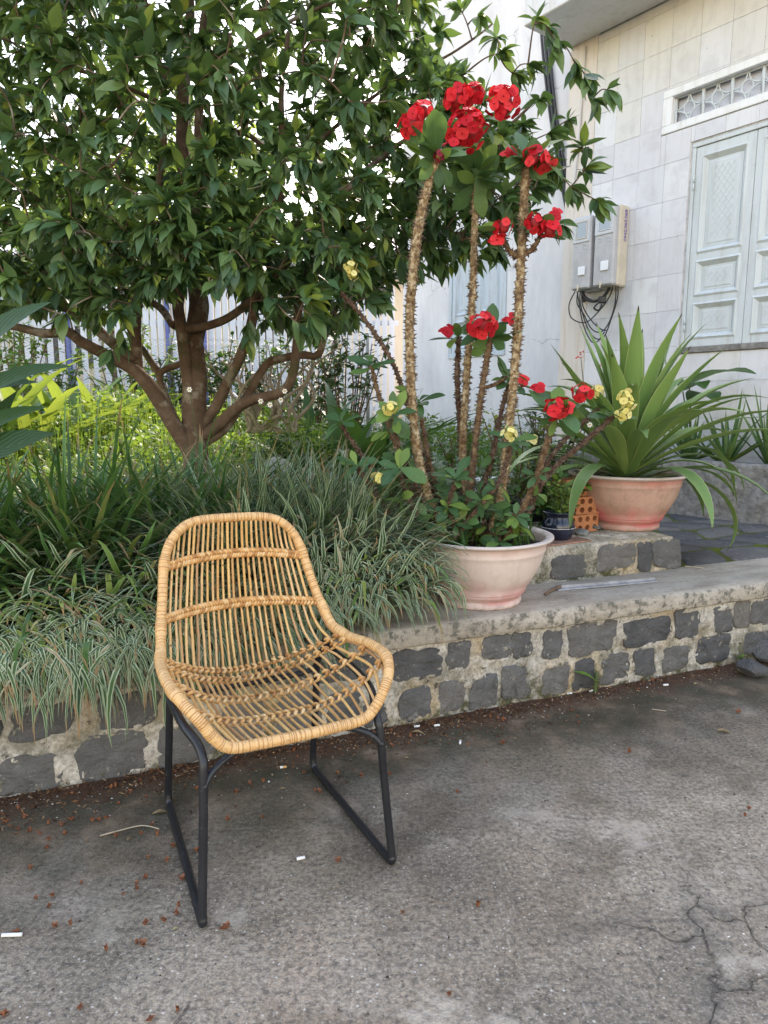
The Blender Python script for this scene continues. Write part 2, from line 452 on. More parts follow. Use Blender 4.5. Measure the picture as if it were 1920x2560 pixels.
def m_soil():
    m = MT('garden_soil'); f = m.noise(55, 5, 0.75); a = m.noise(6, 4)
    m.col(m.mix(a, m.mix(f, (0.018, 0.013, 0.009), (0.06, 0.043, 0.03)), m.mix(f, (0.03, 0.022, 0.014), (0.10, 0.075, 0.05)))).rough(0.95, 0.1).bump(f, 0.02, 1); return m.m
def m_plaster():
    m = MT('white_plaster'); co = m.coord()
    st = m.n('Mapping', {'Vector': co, 'Scale': (1.6, 1.6, 0.5)}).outputs[0]
    a = m.noise(2.2, 6, 0.65, st); b = m.noise(1.1, 5, 0.6, co)
    c = m.mix(m.f(a, 0.38, 0.72), (0.78, 0.775, 0.785), (0.62, 0.615, 0.63))
    c = m.mix(m.math('MULTIPLY', m.f(b, 0.5, 0.75), 0.5), c, (0.74, 0.68, 0.64))
    c = m.mix(m.math('MULTIPLY', m.f(m.noise(4, 6, 0.8, co, off=(3, 1, 1)), 0.60, 0.70), 0.35), c, (0.30, 0.30, 0.30))
    e = m.voro(0.8, 'DISTANCE_TO_EDGE', m.n('VectorMath', {0: co, 1: m.n('VectorMath', {0: m.n('TexNoise', {'Vector': co, 'Scale': 4.0, 'Detail': 4.0}).outputs[1], 1: (0.4, 0.4, 0.4)}, operation='MULTIPLY').outputs[0]}, operation='ADD').outputs[0])
    ck = m.math('MULTIPLY', m.math('LESS_THAN', e, 0.003), m.f(m.noise(0.9, 2, 0.5, co, off=(5, 2, 9)), 0.5, 0.55))
    c = m.mix(m.math('MULTIPLY', ck, 0.6), c, (0.3, 0.29, 0.28))
    m.col(c).rough(0.9, 0.2).bump(m.noise(30, 4, 0.7, co), 0.003, 0.5); return m.m
def m_tile(beige=False):  # beige variant: warm reflected light put into the tile colour
    m = MT('stone_tile'); co = m.coord(); r = m.n('ObjectInfo').outputs['Random']
    c = m.ramp(r, [(0.0, (0.66, 0.67, 0.70)), (0.25, (0.70, 0.70, 0.72)), (0.45, (0.65, 0.645, 0.665)), (0.62, (0.75, 0.76, 0.775)), (0.8, (0.70, 0.70, 0.72)), (1.0, (0.67, 0.665, 0.69))] if not beige else [(0, (0.68, 0.665, 0.63)), (.5, (0.71, 0.70, 0.675)), (1, (0.67, 0.665, 0.655))])
    of = m.n('VectorMath', {0: co, 1: m.n('CombineXYZ', {0: m.math('MULTIPLY', r, 31.0), 1: m.math('MULTIPLY', r, 17.0), 2: 0.0}).outputs[0]}, operation='ADD').outputs[0]
    v = m.noise(5, 6, 0.6, of, dist=1.2)
    c = m.mix(m.math('MULTIPLY', m.f(v, 0.5, 0.7), 0.35), c, (0.44, 0.43, 0.44))
    c = m.mix(m.math('MULTIPLY', m.f(m.noise(3, 3, 0.5, of, off=(8, 8, 0)), 0.55, 0.7), 0.4), c, (0.72, 0.72, 0.74))
    c = m.mix(m.math('GREATER_THAN', m.noise(35, 2, 0.5, of), 0.765), c, (0.28, 0.27, 0.27))
    gs = m.n('Mapping', {'Vector': co, 'Scale': (7.0, 7.0, 0.7)}).outputs[0]
    c = m.mix(m.math('MULTIPLY', m.f(m.noise(2, 6, 0.7, gs), 0.50, 0.72), 0.30), c, (0.42, 0.39, 0.35))
    m.col(c).rough(0.55, 0.35).bump(m.noise(40, 3, 0.6, co), 0.001, 0.4); return m.m
def m_paint(name, c, dirt=(0.34, 0.33, 0.29)):
    m = MT(name); co = m.coord(); st = m.n('Mapping', {'Vector': co, 'Scale': (6, 6, 0.8)}).outputs[0]
    a = m.noise(3, 5, 0.65, st)
    cc = m.mix(m.math('MULTIPLY', m.f(a, 0.48, 0.70), 0.55), c, dirt)
    cc = m.mix(m.math('MULTIPLY', m.f(m.noise(40, 3, 0.7, co), 0.60, 0.68), 0.3), cc, dirt)
    m.col(cc).rough(0.5, 0.4).bump(m.noise(60, 3, 0.5, st), 0.0012, 0.4); return m.m
MAT_GROUND, MAT_MORTAR, MAT_STONE, MAT_CAP, MAT_MOSS, MAT_SOIL = m_ground(), m_mortar(), m_stone(), m_cap(), m_moss(), m_soil()
MAT_PLASTER, MAT_TILE, MAT_TILE_BOUNCE = m_plaster(), m_tile(), m_tile(True)
MAT_MINT = m_paint('pale_green_paint', (0.60, 0.65, 0.66), (0.44, 0.44, 0.42))
MAT_BLUE = m_paint('pale_blue_paint', (0.52, 0.60, 0.66))
MAT_WHITE = m_paint('white_paint', (0.82, 0.83, 0.83), (0.62, 0.60, 0.55))
MAT_CREAM = m_paint('cream_paint', (0.70, 0.64, 0.58), (0.55, 0.42, 0.30))
MAT_EAVE = m_paint('eave_paint', (0.66, 0.66, 0.66), (0.5, 0.47, 0.42))
MAT_GROUT = simple('tile_joint', (0.55, 0.53, 0.52), 0.9)
MAT_BLOCK = simple('rough_concrete', (0.24, 0.23, 0.215), 0.95, 0.4, 22, 0.015, 0.2)

# ------------------------------------------------------------------ ground, garden bed, patio bed
put('ground', [(-300, -300, 0), (300, -300, 0), (300, 300, 0), (-300, 300, 0)], [(0, 1, 2, 3)], MAT_GROUND, kind='structure')

def bed_z(a, b):
    return 0.375 + 0.35 * np.clip((b - 0.5) / 6.0, 0, 1) + 0.02 * np.sin(a * 3.1) * np.cos(b * 2.3)
aa = np.concatenate([np.linspace(-60, -8, 8), np.linspace(-7, 0.62, 40)]); bb = np.concatenate([np.linspace(0.30, 8, 46), np.linspace(9, 90, 10)])
A, B = np.meshgrid(aa, bb)
Vb = K0 + KX * A[..., None] + KY * B[..., None]; Vb[..., 2] = bed_z(A, B)
ni, nj = A.shape
Fb = np.array([(i * nj + j, i * nj + j + 1, (i + 1) * nj + j + 1, (i + 1) * nj + j) for i in range(ni - 1) for j in range(nj - 1)])
put('garden_bed', Vb.reshape(-1, 3), Fb, MAT_SOIL, kind='structure')
# patio: mossy bedding sheet with individual slate pavers on it
patio = thing('patio', KW(1.2, 0.35, 0.36), KA, kind='structure')
put('bedding', [(-0.65, -0.02, 0.019), (9, -0.02, 0.019), (9, 6.5, 0.019), (-0.65, 6.5, 0.019)], [(0, 1, 2, 3)], MAT_MOSS, patio, True)
na, nb = 11, 10; ca, cb = 0.33, 0.27
G = np.zeros((na + 1, nb + 1, 2))
for i in range(na + 1):
    for j in range(nb + 1):
        G[i, j] = (-0.1 + i * ca + (0.16 if j % 2 else 0) + random.uniform(-.06, .06), -0.01 + j * cb + random.uniform(-.045, .045) * (j > 0))
for i in range(na):
    for j in range(nb):
        q = np.array([G[i, j], G[i + 1, j], G[i + 1, j + 1], G[i, j + 1]])
        c = q.mean(0); out = []
        for k in range(4):
            p, nx = q[k], q[(k + 1) % 4]
            for t in (0.12, 0.5, 0.88):
                e = p + (nx - p) * t; e = c + (e - c) * (1 - 0.11 + random.uniform(-.035, .02)); out.append(e)
        out = np.array(out); n = len(out); zt = 0.026 + random.uniform(-.004, .005)
        V = np.vstack([np.c_[out, np.full(n, 0.005)], np.c_[out, np.full(n, zt - 0.006)], np.c_[c + (out - c) * 0.95, np.full(n, zt) + np.random.default_rng(i * 50 + j).normal(0, .0012, n)]])
        Fp = [(k, (k + 1) % n, n + (k + 1) % n, n + k) for k in range(n)] + [(n + k, n + (k + 1) % n, 2 * n + (k + 1) % n, 2 * n + k) for k in range(n)] + [tuple(range(2 * n, 3 * n))]
        put('paver', V, Fp, MAT_STONE, patio, True)

# ------------------------------------------------------------------ stone kerb wall with concrete cap
def rough_face(a0, a1, z0, z1, step, amp, seed, y=0.0, thick=0.3):
    """front face at y with relief, closed box behind"""
    r = np.random.default_rng(seed); na = int((a1 - a0) / step); nz = max(3, int((z1 - z0) / step))
    Aa, Zz = np.meshgrid(np.linspace(a0, a1, na + 1), np.linspace(z0, z1, nz + 1))
    def sm(n1, n2):
        g = r.normal(size=(n2 + 2, n1 + 2)); x = np.linspace(0, n1, na + 1); zq = np.linspace(0, n2, nz + 1)
        xi = x.astype(int); zi = zq.astype(int); fx = (x - xi); fz = (zq - zi)
        fx = fx * fx * (3 - 2 * fx); fz = (fz * fz * (3 - 2 * fz))[:, None]
        return (g[zi][:, xi] * (1 - fx) + g[zi][:, xi + 1] * fx) * (1 - fz) + (g[zi + 1][:, xi] * (1 - fx) + g[zi + 1][:, xi + 1] * fx) * fz
    hgt = sm(max(2, na // 4), max(1, nz // 4)) * amp + sm(max(2, na // 2), max(1, nz // 2)) * amp * 0.5 + r.normal(size=(nz + 1, na + 1)) * amp * 0.25
    V = np.stack([Aa, y - hgt, Zz], -1).reshape(-1, 3); w = na + 1
    Fq = [(i * w + j, i * w + j + 1, (i + 1) * w + j + 1, (i + 1) * w + j) for i in range(nz) for j in range(na)]
    n0 = len(V)
    rim_b = list(range(w)); rim_t = [nz * w + j for j in range(w)]
    V = np.vstack([V, [(a0, y + thick, z0), (a1, y + thick, z0), (a1, y + thick, z1), (a0, y + thick, z1)]])
    Fq += [tuple(rim_t + [n0 + 2, n0 + 3]), (n0, n0 + 3, n0 + 2, n0 + 1), tuple(rim_b[::-1] + [n0, n0 + 1]),
           tuple([i * w for i in range(nz + 1)][::-1] + [n0 + 3, n0])[::-1], tuple([i * w + na for i in range(nz + 1)] + [n0 + 2, n0 + 1])]
    return V, Fq

def sink_behind(V, rs):
    for (a0, a1, z0, z1) in rs:      # mortar lies behind each stone, and laps over its edges
        da, dz = (a1 - a0) * .10, (z1 - z0) * .12
        k = (V[:, 0] > a0 + da) & (V[:, 0] < a1 - da) & (V[:, 2] > z0 + dz) & (V[:, 2] < z1 - dz) & (V[:, 1] < .05)
        V[k, 1] += .022
def stone_mesh(a0, a1, z0, z1, seed, y=0.0, proud=0.0032):
    r = np.random.default_rng(seed); n = 26; out = []
    ca_, cz_ = (a0 + a1) / 2, (z0 + z1) / 2; ha, hz = (a1 - a0) / 2, (z1 - z0) / 2
    k = r.uniform(5.0, 9.0); ph = r.uniform(0, 6, 4); sk = r.uniform(-.12, .12)
    for i in range(n):
        t = 2 * math.pi * (i + r.uniform(-.25, .25)) / n
        c, s = math.cos(t), math.sin(t)
        rad = (abs(c) ** k + abs(s) ** k) ** (-1 / k)
        rad *= 1 + 0.05 * math.sin(2 * t + ph[0]) + 0.04 * math.sin(3 * t + ph[1]) + 0.035 * math.sin(7 * t + ph[2]) + r.normal(0, .02)
        out.append((ca_ + ha * rad * c + sk * hz * rad * s, cz_ + hz * rad * s))
    out = np.array(out); c = out.mean(0); tl = r.normal(0, .012, 2); layers = []
    for sc, yy in ((1.02, 0.03), (1.0, -proud * 0.3), (0.955, -proud), (0.6, -proud * 1.3)):
        q = c + (out - c) * sc
        layers.append(np.c_[q[:, 0], y + yy + r.normal(0, .0022, n) + (q - c) @ tl, q[:, 1]])
    layers[3][:, 1] += r.normal(0, .0035, n); layers[2][:, 1] += r.normal(0, .0018, n)
    V = np.vstack(layers + [[[c[0] + ha * r.uniform(-.3, .3), y - proud * 1.25 - r.uniform(-.002, .006), c[1] + hz * r.uniform(-.3, .3)]]])
    Fq = [(l * n + i, l * n + (i + 1) % n, (l + 1) * n + (i + 1) % n, (l + 1) * n + i) for l in range(3) for i in range(n)]
    Fq += [(3 * n + i, 3 * n + (i + 1) % n, 4 * n) for i in range(n)]
    return V, Fq

kerb = thing('stone_kerb_wall', K0, KA, 'long low kerb wall of dark basalt blocks in pale mortar under a concrete cap', 'stone wall')
rects = []; SR = []
for a, b, c, d in [(55, 255, 560, 680), (290, 380, 520, 630), (440, 565, 495, 590), (570, 645, 475, 585), (700, 775, 475, 585), (810, 1000, 440, 570), (1050, 1230, 425, 530), (1265, 1365, 385, 500), (1430, 1500, 375, 475), (1515, 1580, 345, 455), (1590, 1665, 345, 440),
                   (-70, 20, 780, 880), (85, 215, 725, 860), (255, 355, 690, 815), (390, 495, 665, 800), (525, 630, 630, 760), (695, 805, 620, 740), (825, 910, 600, 720), (945, 1060, 580, 690), (1090, 1170, 550, 660), (1215, 1310, 545, 640), (1360, 1485, 495, 605), (1560, 1680, 480, 560)]:
    rects.append((950 + a * .5847, 950 + b * .5847, 1300 + c * .5847, 1300 + d * .5847))
for a, b, c, d in [(110, 590, 880, 1140), (810, 1300, 790, 1045), (0, 490, 1300, 1670), (650, 1205, 1105, 1500), (1330, 1760, 1040, 1400), (-600, -30, 900, 1200), (-560, -90, 1350, 1720)]:
    rects.append((a * .3014, b * .3014, 1500 + c * .3014, 1500 + d * .3014))
rects += [(560, 655, 1760, 1850), (690, 800, 1735, 1835), (818, 900, 1735, 1805), (470, 600, 1655, 1740), (640, 760, 1640, 1710), (790, 930, 1645, 1700)]
for i, (u0, u1, v0, v1) in enumerate(rects):
    p = [on_kerb(u0, v1), on_kerb(u1, v1), on_kerb(u0, v0), on_kerb(u1, v0)]
    um, vm = (u0 + u1) / 2, (v0 + v1) / 2
    a0, z0 = on_kerb(u0, vm)[0], on_kerb(um, v1)[1]; a1, z1 = on_kerb(u1, vm)[0], on_kerb(um, v0)[1]
    z0 = max(z0, 0.0); z1 = min(z1, Z_WALL - 0.012)
    ga, gz = (a1 - a0) * .045, (z1 - z0) * .045; a0, a1, z0, z1 = a0 - ga, a1 + ga, max(z0 - gz, .0), min(z1 + gz, Z_WALL - .006)
    SR.append((a0, a1, z0, z1)); V, Fq = stone_mesh(a0, a1, z0, z1, 100 + i)
    put('stone', V, Fq, MAT_STONE, kerb, True)
x = min(q[0] for q in SR) - .05
while x > -4.8:          # the wall goes on to the left
    w = random.uniform(.14, .2)
    for z0, z1 in ((0.01, .13), (.165, .285)):
        SR.append((x - w + .03 * (z0 > .1), x + .03 * (z0 > .1), z0, z1)); V, Fq = stone_mesh(*SR[-1], int(-x * 1000 + z0 * 77)); put('stone', V, Fq, MAT_STONE, kerb, True)
    x -= w + .05
x = max(q[1] for q in SR) + .05
while x < 3.2:
    w = random.uniform(.12, .18)
    for z0, z1 in ((0.01, .13), (.165, .285)):
        SR.append((x, x + w, z0, z1)); V, Fq = stone_mesh(*SR[-1], int(x * 1000 + z0 * 77)); put('stone', V, Fq, MAT_STONE, kerb, True)
    x += w + .04
V, Fq = rough_face(-5.0, 3.4, -0.02, Z_WALL, 0.0115, 0.0040, 3)
sink_behind(V, SR); put('mortar', V, Fq, MAT_MORTAR, kerb, True)
# cap slab: swept profile with a worn front edge
r = np.random.default_rng(8); na = 420; xs = np.linspace(-5.0, 3.4, na)
prof = np.array([(0.34, 0.0), (0.0, 0.0), (-0.026, 0.003), (-0.032, 0.010), (-0.034, 0.035), (-0.033, 0.062), (-0.028, 0.074), (-0.016, 0.080), (0.05, 0.081), (0.15, 0.081), (0.25, 0.080), (0.345, 0.079)])
npf = len(prof); V = np.zeros((na, npf, 3))
V[..., 0] = xs[:, None]; V[..., 1] = prof[None, :, 0]; V[..., 2] = Z_WALL + prof[None, :, 1]
w1 = np.interp(xs, np.linspace(-5, 3.4, 90), r.normal(0, .0035, 90)); V[:, 2:8, 1] += w1[:, None]
V[:, 2:8, 1] += r.normal(0, .0012, (na, 6)); V[:, 2:11, 2] += np.interp(xs, np.linspace(-5, 3.4, 60), r.normal(0, .002, 60))[:, None] + r.normal(0, .0005, (na, 9))
Fc = [(i * npf + k, i * npf + k + 1, (i + 1) * npf + k + 1, (i + 1) * npf + k) for i in range(na - 1) for k in range(npf - 1)]
Fc = [f[::-1] for f in Fc] + [tuple(range(npf)), tuple((na - 1) * npf + k for k in range(npf))[::-1]]
put('cap', V.reshape(-1, 3), Fc, MAT_CAP, kerb, True)
# raised block of the same stones behind the cap, carries the agave pot
block = thing('stone_block', KW(0.55, 0.33, Z_CAP), KA, 'short raised ledge of dark stones in mortar standing on the cap behind the pink pot', 'stone ledge')
SB = []
for i, (u0, u1, v0, v1) in enumerate([(1376, 1464, 1388, 1448), (1494, 1586, 1355, 1425), (1594, 1630, 1355, 1430), (1634, 1702, 1348, 1424)]):
    q = [KW(0, .33, 0)]
    def onb(u, v):
        rr = ray(u, v); o = np.array([0, 0, CAM_H]); t = ((KW(0, .33, 0) - o) @ KY) / (rr @ KY); P = o + rr * t
        return (P - K0) @ KX - 0.55, P[2] - Z_CAP
    um, vm = (u0 + u1) / 2, (v0 + v1) / 2
    SB.append((onb(u0, vm)[0], onb(u1, vm)[0], max(0.005, onb(um, v1)[1]), min(.155, onb(um, v0)[1]))); V, Fq = stone_mesh(*SB[-1], 300 + i)
    put('stone', V, Fq, MAT_STONE, block, True)
for i in range(3):
    V, Fq = stone_mesh(0.02 + i * .2, .16 + i * .2, .01, .15, 330 + i, 0, .009)   # the right-hand end
    V2 = np.c_[1.05 - V[:, 1], V[:, 0], V[:, 2]]
    put('stone', V2, Fq, MAT_STONE, block, True)

V, Fq = rough_face(0, 1.05, -0.02, 0.165, 0.011, 0.0035, 21, 0.0, 0.62); sink_behind(V, SB); put('mortar', V, Fq, MAT_MORTAR, block, True)

# ------------------------------------------------------------------ tiled house
house = thing('tiled_house', H0, HA, 'white house with grey stone tiles and pale green shuttered window under an eave', 'house')
SW0, SW1, ZW0, ZW1 = 0.926, 1.915, 1.652, 3.215       # shuttered window
ST0, ST1, ZT0, ZT1 = 0.66, 2.18, 3.345, 3.672         # transom frame (outer)
holes = [(SW0, SW1, ZW0, ZW1), (ST0 + .075, ST1 - .075, ZT0 + .055, ZT1 - .055)]
thole = [(SW0 - .012, SW1 + .012, ZW0 - .05, ZW1 + .01), (ST0 - .004, ST1 + .004, ZT0 - .004, ZT1 + .004)]
def subtract(rs, h):
    out = []
    for (a, b, c, d) in rs:
        x0, x1, z0, z1 = max(a, h[0]), min(b, h[1]), max(c, h[2]), min(d, h[3])
        if x0 >= x1 or z0 >= z1: out.append((a, b, c, d)); continue
        if a < x0: out.append((a, x0, c, d))
        if x1 < b: out.append((x1, b, c, d))
        if c < z0: out.append((x0, x1, c, z0))
        if z1 < d: out.append((x0, x1, z1, d))
    return out
core = [(0.0, 6.0, 0.0, 6.2)]
for h in holes: core = subtract(core, h)
mb = MB()
for (a, b, c, d) in core: mb.box((a, 0.012, c), (b, 0.30, d))
mb.put('wall', MAT_GROUT, house, True, smooth=False)
mb = MB(); mb.box((-0.29, -0.004, 0.0), (-0.001, 0.39, 6.2)); mb.put('corner_pier', MAT_CREAM, house, True, smooth=False)
# plaster wall, set back, with its own window opening
w2 = (-2.30, -1.37, 1.74, 3.05)
mb = MB()
for (a, b, c, d) in subtract([(-3.2, -0.291, 0.0, 5.89)], (w2[0] + .02, w2[1] - .02, w2[2] + .02, w2[3] - .02)): mb.box((a, 0.40, c), (b, 0.62, d))
mb.put('plaster_wall', MAT_PLASTER, house, True, smooth=False)
for lo_, hi_ in (((-3.2, 0.621, 0.0), (-3.0, 7.0, 5.885)), ((5.8, .301, 0), (6.0, 7.0, 6.2)), ((-2.999, 6.8, 0), (5.799, 7.0, 6.2))): MB().box(lo_, hi_).put('side_wall', MAT_PLASTER, house, True, smooth=False)
for lo_, hi_ in (((-3.24, 0.37, 5.891), (-0.31, 7.04, 6.0)), ((-0.30, -0.02, 6.201), (6.05, 7.05, 6.32))): MB().box(lo_, hi_).put('roof', MAT_EAVE, house, True, smooth=False)
mb = MB(); mb.box((-0.30, -0.62, 4.345), (6.1, -0.006, 4.62), 0.008); mb.put('eave', MAT_EAVE, house, True, smooth=False)
# tiles, one by one
tw, thh = 0.243, 0.2895
row = 0; z = 3.694 - 12 * thh
while z < 4.34:
    s = -0.028 if False else 0.215 - tw + (0.0)
    cs = [0.0] + [0.215 + tw * k + (0.0 if True else 0) for k in range(16)]
    for k in range(len(cs) - 1):
        rs = [(cs[k], cs[k + 1], max(z, 0.3), min(z + thh, 4.34))]
        for h in thole: rs = subtract(rs, h)
        for (a, b, c, d) in rs:
            if b - a < .012 or d - c < .012: continue
            V, Fq = box((a + .0008, random.uniform(-.0025, .0), c + .0008), (b - .0008, 0.013, d - .0008), 0.001)
            put('tile', V, Fq, MAT_TILE_BOUNCE if random.random() < np.interp(c, [3.2, 3.9], [.04, .95]) else MAT_TILE, house, True, smooth=False)  # upper rows turn beige: reflected light painted in by choice of tile colour
    z += thh
# transom light: white surround, grille of circles and quarter arcs, frosted pane
fr = MB(); y0, y1 = -0.012, 0.06
fr.box((ST0, y0, ZT1 - .06), (ST1, y1, ZT1), .004); fr.box((ST0, y0, ZT0), (ST1, y1, ZT0 + .06), .004)
fr.box((ST0, y0 + .001, ZT0 + .0605), (ST0 + .08, y1, ZT1 - .0605), .004); fr.box((ST1 - .08, y0 + .001, ZT0 + .0605), (ST1, y1, ZT1 - .0605), .004)
tr = fr.put('transom', MAT_WHITE, house, True, smooth=False)
gx0, gx1, gz0, gz1 = ST0 + .083, ST1 - .083, ZT0 + .063, ZT1 - .063
mb = MB(); ncell = 6; cw = (gx1 - gx0) / ncell; yg = 0.045
for k in range(ncell + 1): mb.box((gx0 + k * cw - .011, yg - .012, gz0), (gx0 + k * cw + .011, yg + .012, gz1), .003)
mb.box((gx0, yg - .011, gz0 - .002), (gx1, yg + .011, gz0 + .008)); mb.box((gx0, yg - .011, gz1 - .008), (gx1, yg + .011, gz1 + .002))
def bar_path(P, w=0.011, hgt=0.014):
    V, Fq = tube(P, w * 0.62, 4, False, True); return V, Fq
for k in range(ncell):
    cx_, cz_ = gx0 + (k + .5) * cw, (gz0 + gz1) / 2; hw, hh = cw / 2 - .01, (gz1 - gz0) / 2 - .004
    t = np.linspace(0, 2 * math.pi, 20, endpoint=False)
    V, Fq = tube(np.stack([cx_ + .043 * np.cos(t), np.full(20, yg), cz_ + .046 * np.sin(t)], 1), .0065, 5, True); mb.add(V, Fq)
    for sx_ in (-1, 1):
        for sz_ in (-1, 1):
            t = np.linspace(0, math.pi / 2, 9)
            V, Fq = tube(np.stack([cx_ + sx_ * hw - sx_ * (hw - .006) * np.sin(t), np.full(9, yg), cz_ + sz_ * hh - sz_ * (hh - .006) * np.cos(t)], 1), .0065, 5); mb.add(V, Fq)
mb.put('grille', MAT_MINT, tr, True)
m = MT('frosted_pane'); m.col(m.mix(m.f(m.noise(6, 4), .3, .7), (0.60, 0.62, 0.70), (0.72, 0.73, 0.78))).rough(0.25)
put('pane', [(gx0, .085, gz0), (gx1, .085, gz0), (gx1, .085, gz1), (gx0, .085, gz1)], [(0, 1, 2, 3)], m.m, tr, True, smooth=False)
mb = MB(); mb.box((ST0 + .07, .1, ZT0 + .05), (ST1 - .07, .12, ZT1 - .05)); mb.put('backing', MAT_MINT, tr, True, smooth=False)
# window frame and sill
mb = MB(); mb.box((SW0 + .002, 0.008, ZW1 - .036), (SW1 - .002, .09, ZW1 - .002), .003); mb.box((SW0 + .002, .009, ZW0 + .002), (SW0 + .03, .09, ZW1 - .037), .003); mb.box((SW1 - .03, .009, ZW0 + .002), (SW1 - .002, .09, ZW1 - .037), .003)
mb.put('window_frame', MAT_MINT, house, True, smooth=False)
mb = MB(); mb.box((SW0 - .012, -.018, ZW0 - .046), (SW1 + .012, .10, ZW0 + .0015), .005); mb.put('window_sill', MAT_BLOCK, house, True, smooth=False)
mb = MB(); mb.box((SW0, .12, ZW0), (SW1, .14, ZW1)); mb.put('window_backing', MAT_MINT, house, True, smooth=False)
def panel_frustum(x0, x1, z0, z1, m_, yo, yi):
    """mitred moulding sloping from the frame (yo) down to the panel (yi)"""
    V = [(x0, yo, z0), (x1, yo, z0), (x1, yo, z1), (x0, yo, z1), (x0 + m_, yi, z0 + m_), (x1 - m_, yi, z0 + m_), (x1 - m_, yi, z1 - m_), (x0 + m_, yi, z1 - m_)]
    return np.array(V), [(0, 1, 5, 4), (1, 2, 6, 5), (2, 3, 7, 6), (3, 0, 4, 7)]
def shutter(x0, x1, z0, z1, panels, mat, yb=0.02, lattice=True, ms=1.0):
    sw, yf = 0.062, yb
    mb = MB(); mb.box((x0, yf, z0), (x0 + sw, yf + .04, z1), .003); mb.box((x1 - sw, yf, z0), (x1, yf + .04, z1), .003)
    edges = [z0] + [e for p in panels for e in p] + [z1]
    for k in range(0, len(edges), 2):
        if edges[k + 1] - edges[k] > .004: mb.box((x0 + sw + .0005, yf + .001, edges[k]), (x1 - sw - .0005, yf + .04, edges[k + 1]), .003)
    sh = mb.put('shutter', mat, house, True, smooth=False)
    for (p0, p1) in panels:
        xa, xb = x0 + sw, x1 - sw
        mo = MB()
        V, Fq = panel_frustum(xa - .014, xb + .014, p0 - .014, p1 + .014, .016, yf + .0005, yf - .010); mo.add(V, Fq)
        V, Fq = panel_frustum(xa + .002, xb - .002, p0 + .002, p1 - .002, .034, yf - .010, yf + .026); mo.add(V, Fq)
        mo.put('moulding', mat, sh, True, smooth=False)
        pn = MB(); pn.box((xa + .036, yf + .022, p0 + .036), (xb - .036, yf + .038, p1 - .036))
        fx0, fx1, fz0, fz1 = xa + .066, xb - .066, p0 + .062, p1 - .062
        V, Fq = panel_frustum(fx0 - .012, fx1 + .012, fz0 - .012, fz1 + .012, .012, yf + .0215, yf + .016); pn.add(V, Fq)
        pn.add([(fx0, yf + .016, fz0), (fx1, yf + .016, fz0), (fx1, yf + .016, fz1), (fx0, yf + .016, fz1)], [(0, 1, 2, 3)])
        pn.put('panel', mat, sh, True, smooth=False)
        if lattice:
            la = MB(); gx0_, gx1_, gz0_, gz1_ = fx0 + .018, fx1 - .018, fz0 + .02, fz1 - .02
            st = .046; sl = 1.35
            for sg in (1, -1):
                c = -3.0
                while c < 3.0:
                    pts = []
                    for xx in np.linspace(gx0_, gx1_, 25):
                        zz = (gz0_ + gz1_) / 2 + sg * sl * (xx - (gx0_ + gx1_) / 2) + c
                        if gz0_ <= zz <= gz1_: pts.append((xx, yf + .0155, zz))
                    if len(pts) > 2:
                        V, Fq = tube(np.array([pts[0], pts[-1]]), .0022, 4); la.add(V, Fq)
                    c += st * sl
            if la.n: la.put('lattice', mat, sh, True, smooth=False)
    return sh
mid = (SW0 + SW1) / 2; H_ = ZW1 - .04 - ZW0 - .004
pz = [(ZW0 + .075, ZW0 + .335), (ZW0 + .405, ZW0 + .66), (ZW0 + .735, ZW1 - .115)]
for (xa, xb, hx) in ((SW0 + .032, mid - .002, SW0 + .03), (mid + .002, SW1 - .032, SW1 - .03)):
    sh = shutter(xa, xb, ZW0 + .004, ZW1 - .04, pz, MAT_MINT)
    for hz in (ZW0 + .18, ZW1 - .30):
        hb = MB(); V, Fq = tube(np.array([(hx, .008, hz - .055), (hx, .008, hz - .002)]), .007, 8); hb.add(V, Fq)
        V, Fq = tube(np.array([(hx, .008, hz + .002), (hx, .008, hz + .055)]), .0075, 8); hb.add(V, Fq); hb.put('hinge', MAT_MINT, sh, True)
# the far pale blue window in the plaster wall
mb = MB(); a, b, c, d = w2
mb.box((a, .385, c), (b, .45, c + .055), .003); mb.box((a, .385, d - .05), (b, .45, d), .003); mb.box((a, .386, c + .056), (a + .05, .45, d - .051), .003); mb.box((b - .05, .386, c + .056), (b, .45, d - .051), .003)
mb.put('window_frame', MAT_BLUE, house, True, smooth=False)
for xa, xb in ((a + .052, (a + b) / 2 - .002), ((a + b) / 2 + .002, b - .052)):
    shutter(xa, xb, c + .058, d - .053, [(c + .12, c + .42), (c + .50, d - .12)], MAT_BLUE, .40, False)
mb = MB(); mb.box((a + .03, .47, c + .03), (b - .03, .49, d - .03)); mb.put('window_backing', MAT_BLUE, house, True, smooth=False)
# concrete planter along the facade
pl = thing('concrete_planter', H0 + HX * 0.1, HA, 'rough grey concrete planter wall running along the house behind the agave', 'planter')
V, Fq = rough_face(0, 4.5, 0.30, 0.795, 0.03, 0.008, 44, -0.575, 0.11); put('front_wall', V, Fq, MAT_BLOCK, pl, True)
for a_ in (0.0, 4.4): MB().box((a_, -.464, .3), (a_ + .1, -.006, .79)).put('end_wall', MAT_BLOCK, pl, True, smooth=False)
put('soil', [(0.1, -.464, .75), (4.4, -.464, .75), (4.4, -.01, .75), (0.1, -.01, .75)], [(0, 1, 2, 3)], MAT_SOIL, pl, True)
